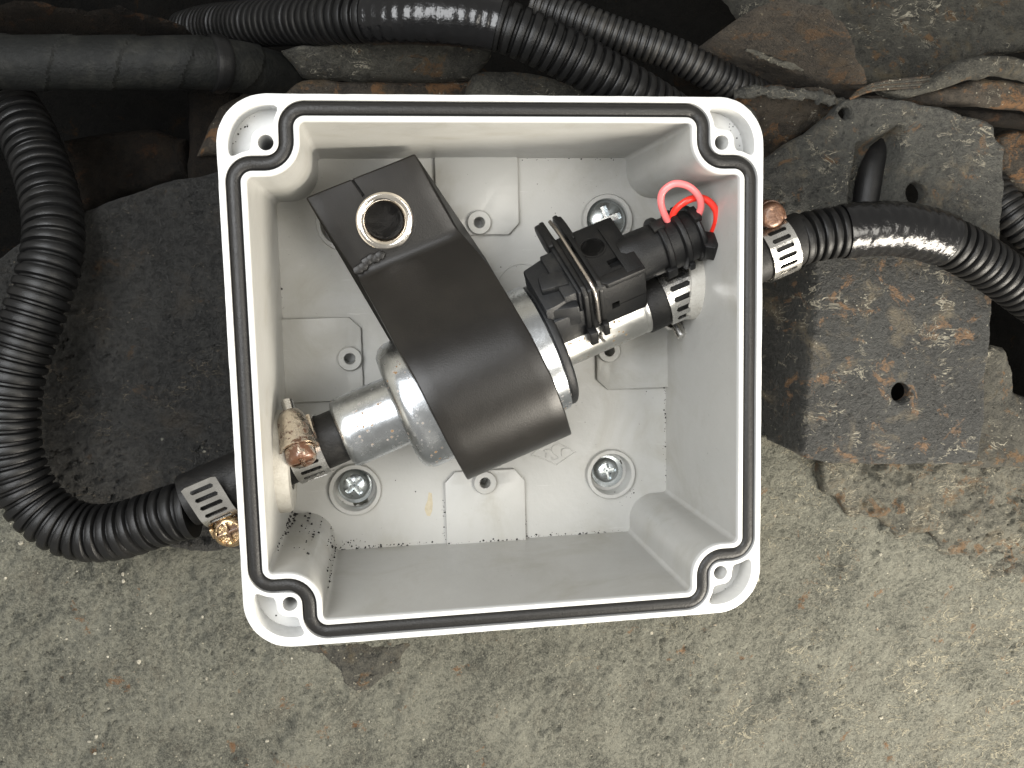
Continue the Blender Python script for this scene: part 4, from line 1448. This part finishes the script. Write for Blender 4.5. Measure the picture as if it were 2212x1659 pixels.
tag(obj('rubber_hose', lathe([(-10.0, 0.78), (-10.0, 0.84), (-4.80, 0.86), (-4.72, 0.80)], 48), HOSE, M=PUMP), 'black rubber hose from the left clamp through the box wall to the pump neck', 'hose', 'black rubber hoses')
tag(obj('rubber_hose', lathe([(5.60, 0.78), (5.62, 0.93), (5.66, 0.95), (6.3, 0.93), (11.6, 0.86), (11.6, 0.8)], 48), HOSE, M=PUMP), 'black rubber hose from the pump tube through the right wall', 'hose', 'black rubber hoses')


def grommet(wall_x, sgn, label, r, th):
    # a washer lying on the inner wall, where the hose line crosses it
    s = (wall_x - O[0]) / U[0]
    c = O + U * s
    M_ = frame((wall_x, c[1], c[2]), (sgn, 0, 0), (0, sgn, 0), (0, 0, 1))
    g = lathe([(0.0, r), (th * 0.75, r * 0.99), (th, r * 0.94), (th, 0.90), (0.0, 0.88)], 56)
    tag(obj('grommet', g, PLASTIC_PALE, M=M_), label, 'grommet', 'pale washers where the hose passes the box walls')


grommet(-6.78, 1, 'pale grimy washer against the left inner wall behind the rust-stained clamp', 1.62, 0.42)
grommet(6.78, -1, 'pale smudged washer against the right inner wall under the plug boot', 1.18, 0.44)


def band_geo(path, half, slot_l, n_slots, t0, t1, thick=0.06, slots=True, tongue=False):
    """perforated band: path of (y, z) points, arclength based; slots between t0 and t1"""
    P = np.array(path, float)
    s = np.concatenate([[0], np.cumsum(np.linalg.norm(np.diff(P, axis=0), axis=1))])
    T = np.gradient(P, s, axis=0)
    T /= np.linalg.norm(T, axis=1)[:, None]

    def pt(x, t_, o):
        y = np.interp(t_, s, P[:, 0])
        z = np.interp(t_, s, P[:, 1])
        ty = np.interp(t_, s, T[:, 0])
        tz = np.interp(t_, s, T[:, 1])
        return (x, y - tz * o, z + ty * o)
    V2, F2 = [], []
    ts = []

    def cell(a, b, slot):
        m = (a + b) / 2
        hw = (b - a) * 0.24
        r = hw
        L = slot_l
        ha = half * 0.76 if (tongue and a < 1e-6) else half
        outer = [(-ha, a), (0, a), (ha, a), (half, m), (half, b), (0, b), (-half, b), (-half, m)]
        n0 = len(V2)
        if not slot:
            for o in (0, -thick):
                V2.extend([pt(x, t_, o) for x, t_ in outer])
            F2.append(tuple(n0 + k for k in range(8)))
            F2.append(tuple(n0 + 8 + k for k in range(8))[::-1])
        else:
            inner = [(-L + r * .3, m - hw), (0, m - hw), (L - r * .3, m - hw), (L + r * .35, m), (L - r * .3, m + hw), (0, m + hw), (-L + r * .3, m + hw), (-L - r * .35, m)]
            for o in (0, -thick):
                V2.extend([pt(x, t_, o) for x, t_ in outer])
                V2.extend([pt(x, t_, o) for x, t_ in inner])
            for k in range(8):
                l = (k + 1) % 8
                F2.append((n0 + k, n0 + l, n0 + 8 + l, n0 + 8 + k))
                F2.append((n0 + 16 + l, n0 + 16 + k, n0 + 24 + k, n0 + 24 + l))
                F2.append((n0 + 8 + k, n0 + 8 + l, n0 + 24 + l, n0 + 24 + k))
        for k in (2, 3, 6, 7):
            l = (k + 1) % 8
            st = 16 if slot else 8
            F2.append((n0 + l, n0 + k, n0 + st + k, n0 + st + l))
        for k in (0, 1, 4, 5):
            l = (k + 1) % 8
            st = 16 if slot else 8
            if (k < 2 and a < 1e-6) or (k > 3 and b > s[-1] - 1e-6):
                F2.append((n0 + l, n0 + k, n0 + st + k, n0 + st + l))
    st = (t1 - t0) / n_slots
    t_ = 0.0
    e = list(np.arange(0, t0 - 1e-6, 0.12)) + [t0 + st * k for k in range(n_slots + 1)] + list(np.arange(t1 + 0.12, s[-1] - 0.03, 0.12)) + [s[-1]]
    e = sorted(set(round(x, 5) for x in e))
    for a, b in zip(e[:-1], e[1:]):
        cell(a, b, slots and a >= t0 - 1e-4 and b <= t1 + 1e-4)
    return V2, F2


def clamp(label, u0, R, half, M_roll, housing_mat, head_mat, tongue=0.0, arc0=-55, arc1=235, n_slots=9, head_r=0.46, head_len=0.45, head_style='phillips', house_off=0.0, hood=1.0, pin=True, screw_tilt=0.0, s0=0.1, s1=None, v_off=0.0, w_off=0.0, screw_shift=0.0):
    """worm-drive clamp; local X along the hose, housing on local +Z, screw axis along local -Y"""
    M_ = PUMP @ Matrix.Translation((u0, v_off, w_off)) @ M_roll
    t_ = thing('hose_clamp', label, 'hose clamp', M_, 'worm-drive hose clamps')
    # the strap: once round, with a loose tongue if it shows one
    P = []
    if tongue:
        a = math.radians(arc0)
        tx, tz = -math.cos(a), math.sin(a)
        c = (R * math.sin(a), R * math.cos(a))
        for k in range(8, 0, -1):
            P.append((c[0] + tx * tongue * k / 8, c[1] + tz * tongue * k / 8))
    for k in range(90):
        a = math.radians(arc0 + (arc1 - arc0) * k / 89)
        P.append((R * math.sin(a), R * math.cos(a)))
    L = sum(math.dist(P[i], P[i + 1]) for i in range(len(P) - 1))
    t1 = L * 0.6 if s1 is None else s1
    obj('band', band_geo(P[::-1] if False else P, half, half * 0.62, n_slots, s0, t1, 0.055, tongue=bool(tongue)), STEEL, t_, smooth=40)
    hz = R + 0.38 + house_off
    # housing: a barrel pressed from sheet, sides running down to the strap
    barrel = []
    n = 22
    ys = [-0.60, -0.52, -0.22, 0.18, 0.50, 0.68, 0.74]
    rr = [k * q for k, q in zip([0.58, 0.565, 0.52, 0.48, 0.42, 0.33, 0.24], np.linspace(hood, 1, 7))]
    v, f = [], []
    prof_ = []
    for y, r in zip(ys, rr):
        for k in range(n + 1):
            a = -PI * 0.62 + PI * 1.24 * k / n
            v.append((r * 1.03 * math.sin(a), y, hz - 0.06 + r * math.cos(a)))
    for i in range(len(ys) - 1):
        for k in range(n):
            f.append((i * (n + 1) + k, i * (n + 1) + k + 1, (i + 1) * (n + 1) + k + 1, (i + 1) * (n + 1) + k))
    f.append(tuple((len(ys) - 1) * (n + 1) + k for k in range(n + 1)))
    v2 = [(x * 0.86, y, hz - 0.06 + (z - hz + 0.06) * 0.86) for x, y, z in v]
    m_ = len(v)
    f2 = [tuple(i + m_ for i in q)[::-1] for q in f]
    lip = [(k + 1, k, m_ + k, m_ + k + 1) for k in range(n)]
    side = []
    for i in range(len(ys) - 1):
        a_, b_ = i * (n + 1), (i + 1) * (n + 1)
        side.append((a_, b_, m_ + b_, m_ + a_))
        side.append((b_ + n, a_ + n, m_ + a_ + n, m_ + b_ + n))
    obj('worm_housing', (v + v2, f + f2 + lip + side), housing_mat, t_, smooth=50)
    feet = join(box(-half * 1.06, -half * 0.82, -0.55, 0.5, R - 0.05, hz - 0.1, 0.03), box(half * 0.82, half * 1.06, -0.55, 0.5, R - 0.05, hz - 0.1, 0.03), box(-half * 1.0, half * 1.0, -0.5, 0.5, R - 0.0, R + 0.08, 0.02))
    obj('saddle', feet, housing_mat, t_)
    # screw
    Rs = Matrix.Translation((screw_shift, 0, hz - 0.06)) @ Matrix.Rotation(math.radians(screw_tilt), 4, 'X')
    yx = Matrix(((0, 1, 0, 0), (-1, 0, 0, 0), (0, 0, 1, 0), (0, 0, 0, 1)))   # X -> -Y
    obj('worm_thread', xf(lathe([(-0.5, 0.34)] + [(-0.45 + 0.06 * k, 0.37 if k % 2 else 0.31) for k in range(17)] + [(0.55, 0.33)], 24), Rs @ yx), STEEL, t_)
    hd = [(0.50, head_r * 0.9), (0.52, head_r), (0.52 + head_len * 0.65, head_r), (0.52 + head_len * 0.85, head_r * 0.93), (0.52 + head_len * 0.97, head_r * 0.78), (0.52 + head_len, head_r * 0.55), (0.52 + head_len * 1.02, 0.0)]
    hg = lathe(hd, 30)
    e_ = 0.52 + head_len
    w = head_r * 0.13
    l = head_r * 0.72
    cuts = [box(e_ - 0.16, e_ + 0.2, -w, w, -l, l), box(e_ - 0.161, e_ + 0.21, -l, l, -w * 1.01, w * 1.01)]
    if head_style == 'phillips':
        # dished face with a raised cross
        dish = lathe([(e_ - 0.13, 0.0), (e_ - 0.13, head_r * 0.72), (e_ + 0.3, head_r * 0.80)], 28)
        hg = cut(hg, dish)
        hg = join(hg, bevel(box(e_ - 0.16, e_ - 0.02, -w * 0.8, w * 0.8, -head_r * 0.74, head_r * 0.74), 0.02), bevel(box(e_ - 0.161, e_ - 0.021, -head_r * 0.74, head_r * 0.74, -w * 0.8, w * 0.8), 0.02))
    elif head_style == 'slot':
        hg = cut(hg, cuts[0], cuts[1])
    obj('screw', xf(hg, Rs @ yx), head_mat, t_, smooth=40)
    if pin:
        obj('screw_tip', xf(lathe([(-1.16, 0.0), (-1.16, 0.15), (-1.12, 0.185), (-0.6, 0.185)], 20), Rs @ yx), STEEL, t_)
    return t_


RX = lambda d: Matrix.Rotation(math.radians(d), 4, 'X')
RZ = lambda d: Matrix.Rotation(math.radians(d), 4, 'Z')
# inner left: housing on top
clamp('rust-stained hose clamp inside the box at the lower left, housing on top', -6.02, 0.98, 0.52, RX(-35) @ RZ(-4), RUST_WORM, RUST_HEAD, arc0=-132, arc1=200, n_slots=5, head_r=0.46, head_len=0.52, head_style='slot', screw_tilt=0, s0=0.1, s1=1.5)
# inner right: housing underneath, only strap and screw tip seen
clamp('half-hidden hose clamp inside the box under the plug boot', 6.78, 1.02, 0.52, RX(154), STEEL, STEEL, arc0=90, arc1=330, n_slots=8, s0=0.1, s1=3.0)
# outer left: strap tongue on top, brass screw below
clamp('hose clamp outside the left wall with a loose strap end and brass screw', -9.18, 0.98, 0.54, RX(100) @ RZ(180), BRASS, BRASS, tongue=1.05, arc0=-78, arc1=130, n_slots=6, s0=0.10, s1=2.0, head_r=0.47, head_len=0.35, pin=False, v_off=-0.06, screw_tilt=10, hood=0.78)
# outer right: brown bolt above
clamp('hose clamp outside the right wall with a brown bolt head above it', 10.5, 0.98, 0.50, RX(-82), COPPER, COPPER, arc0=-200, arc1=100, n_slots=9, s0=0.1, s1=2.8, head_r=0.42, head_len=0.30, head_style='dome', pin=False, screw_tilt=4, hood=0.72)

# tidy helper properties
for o in bpy.data.objects:
    for k in ('_m', '_o'):
        if k in o: del o[k]
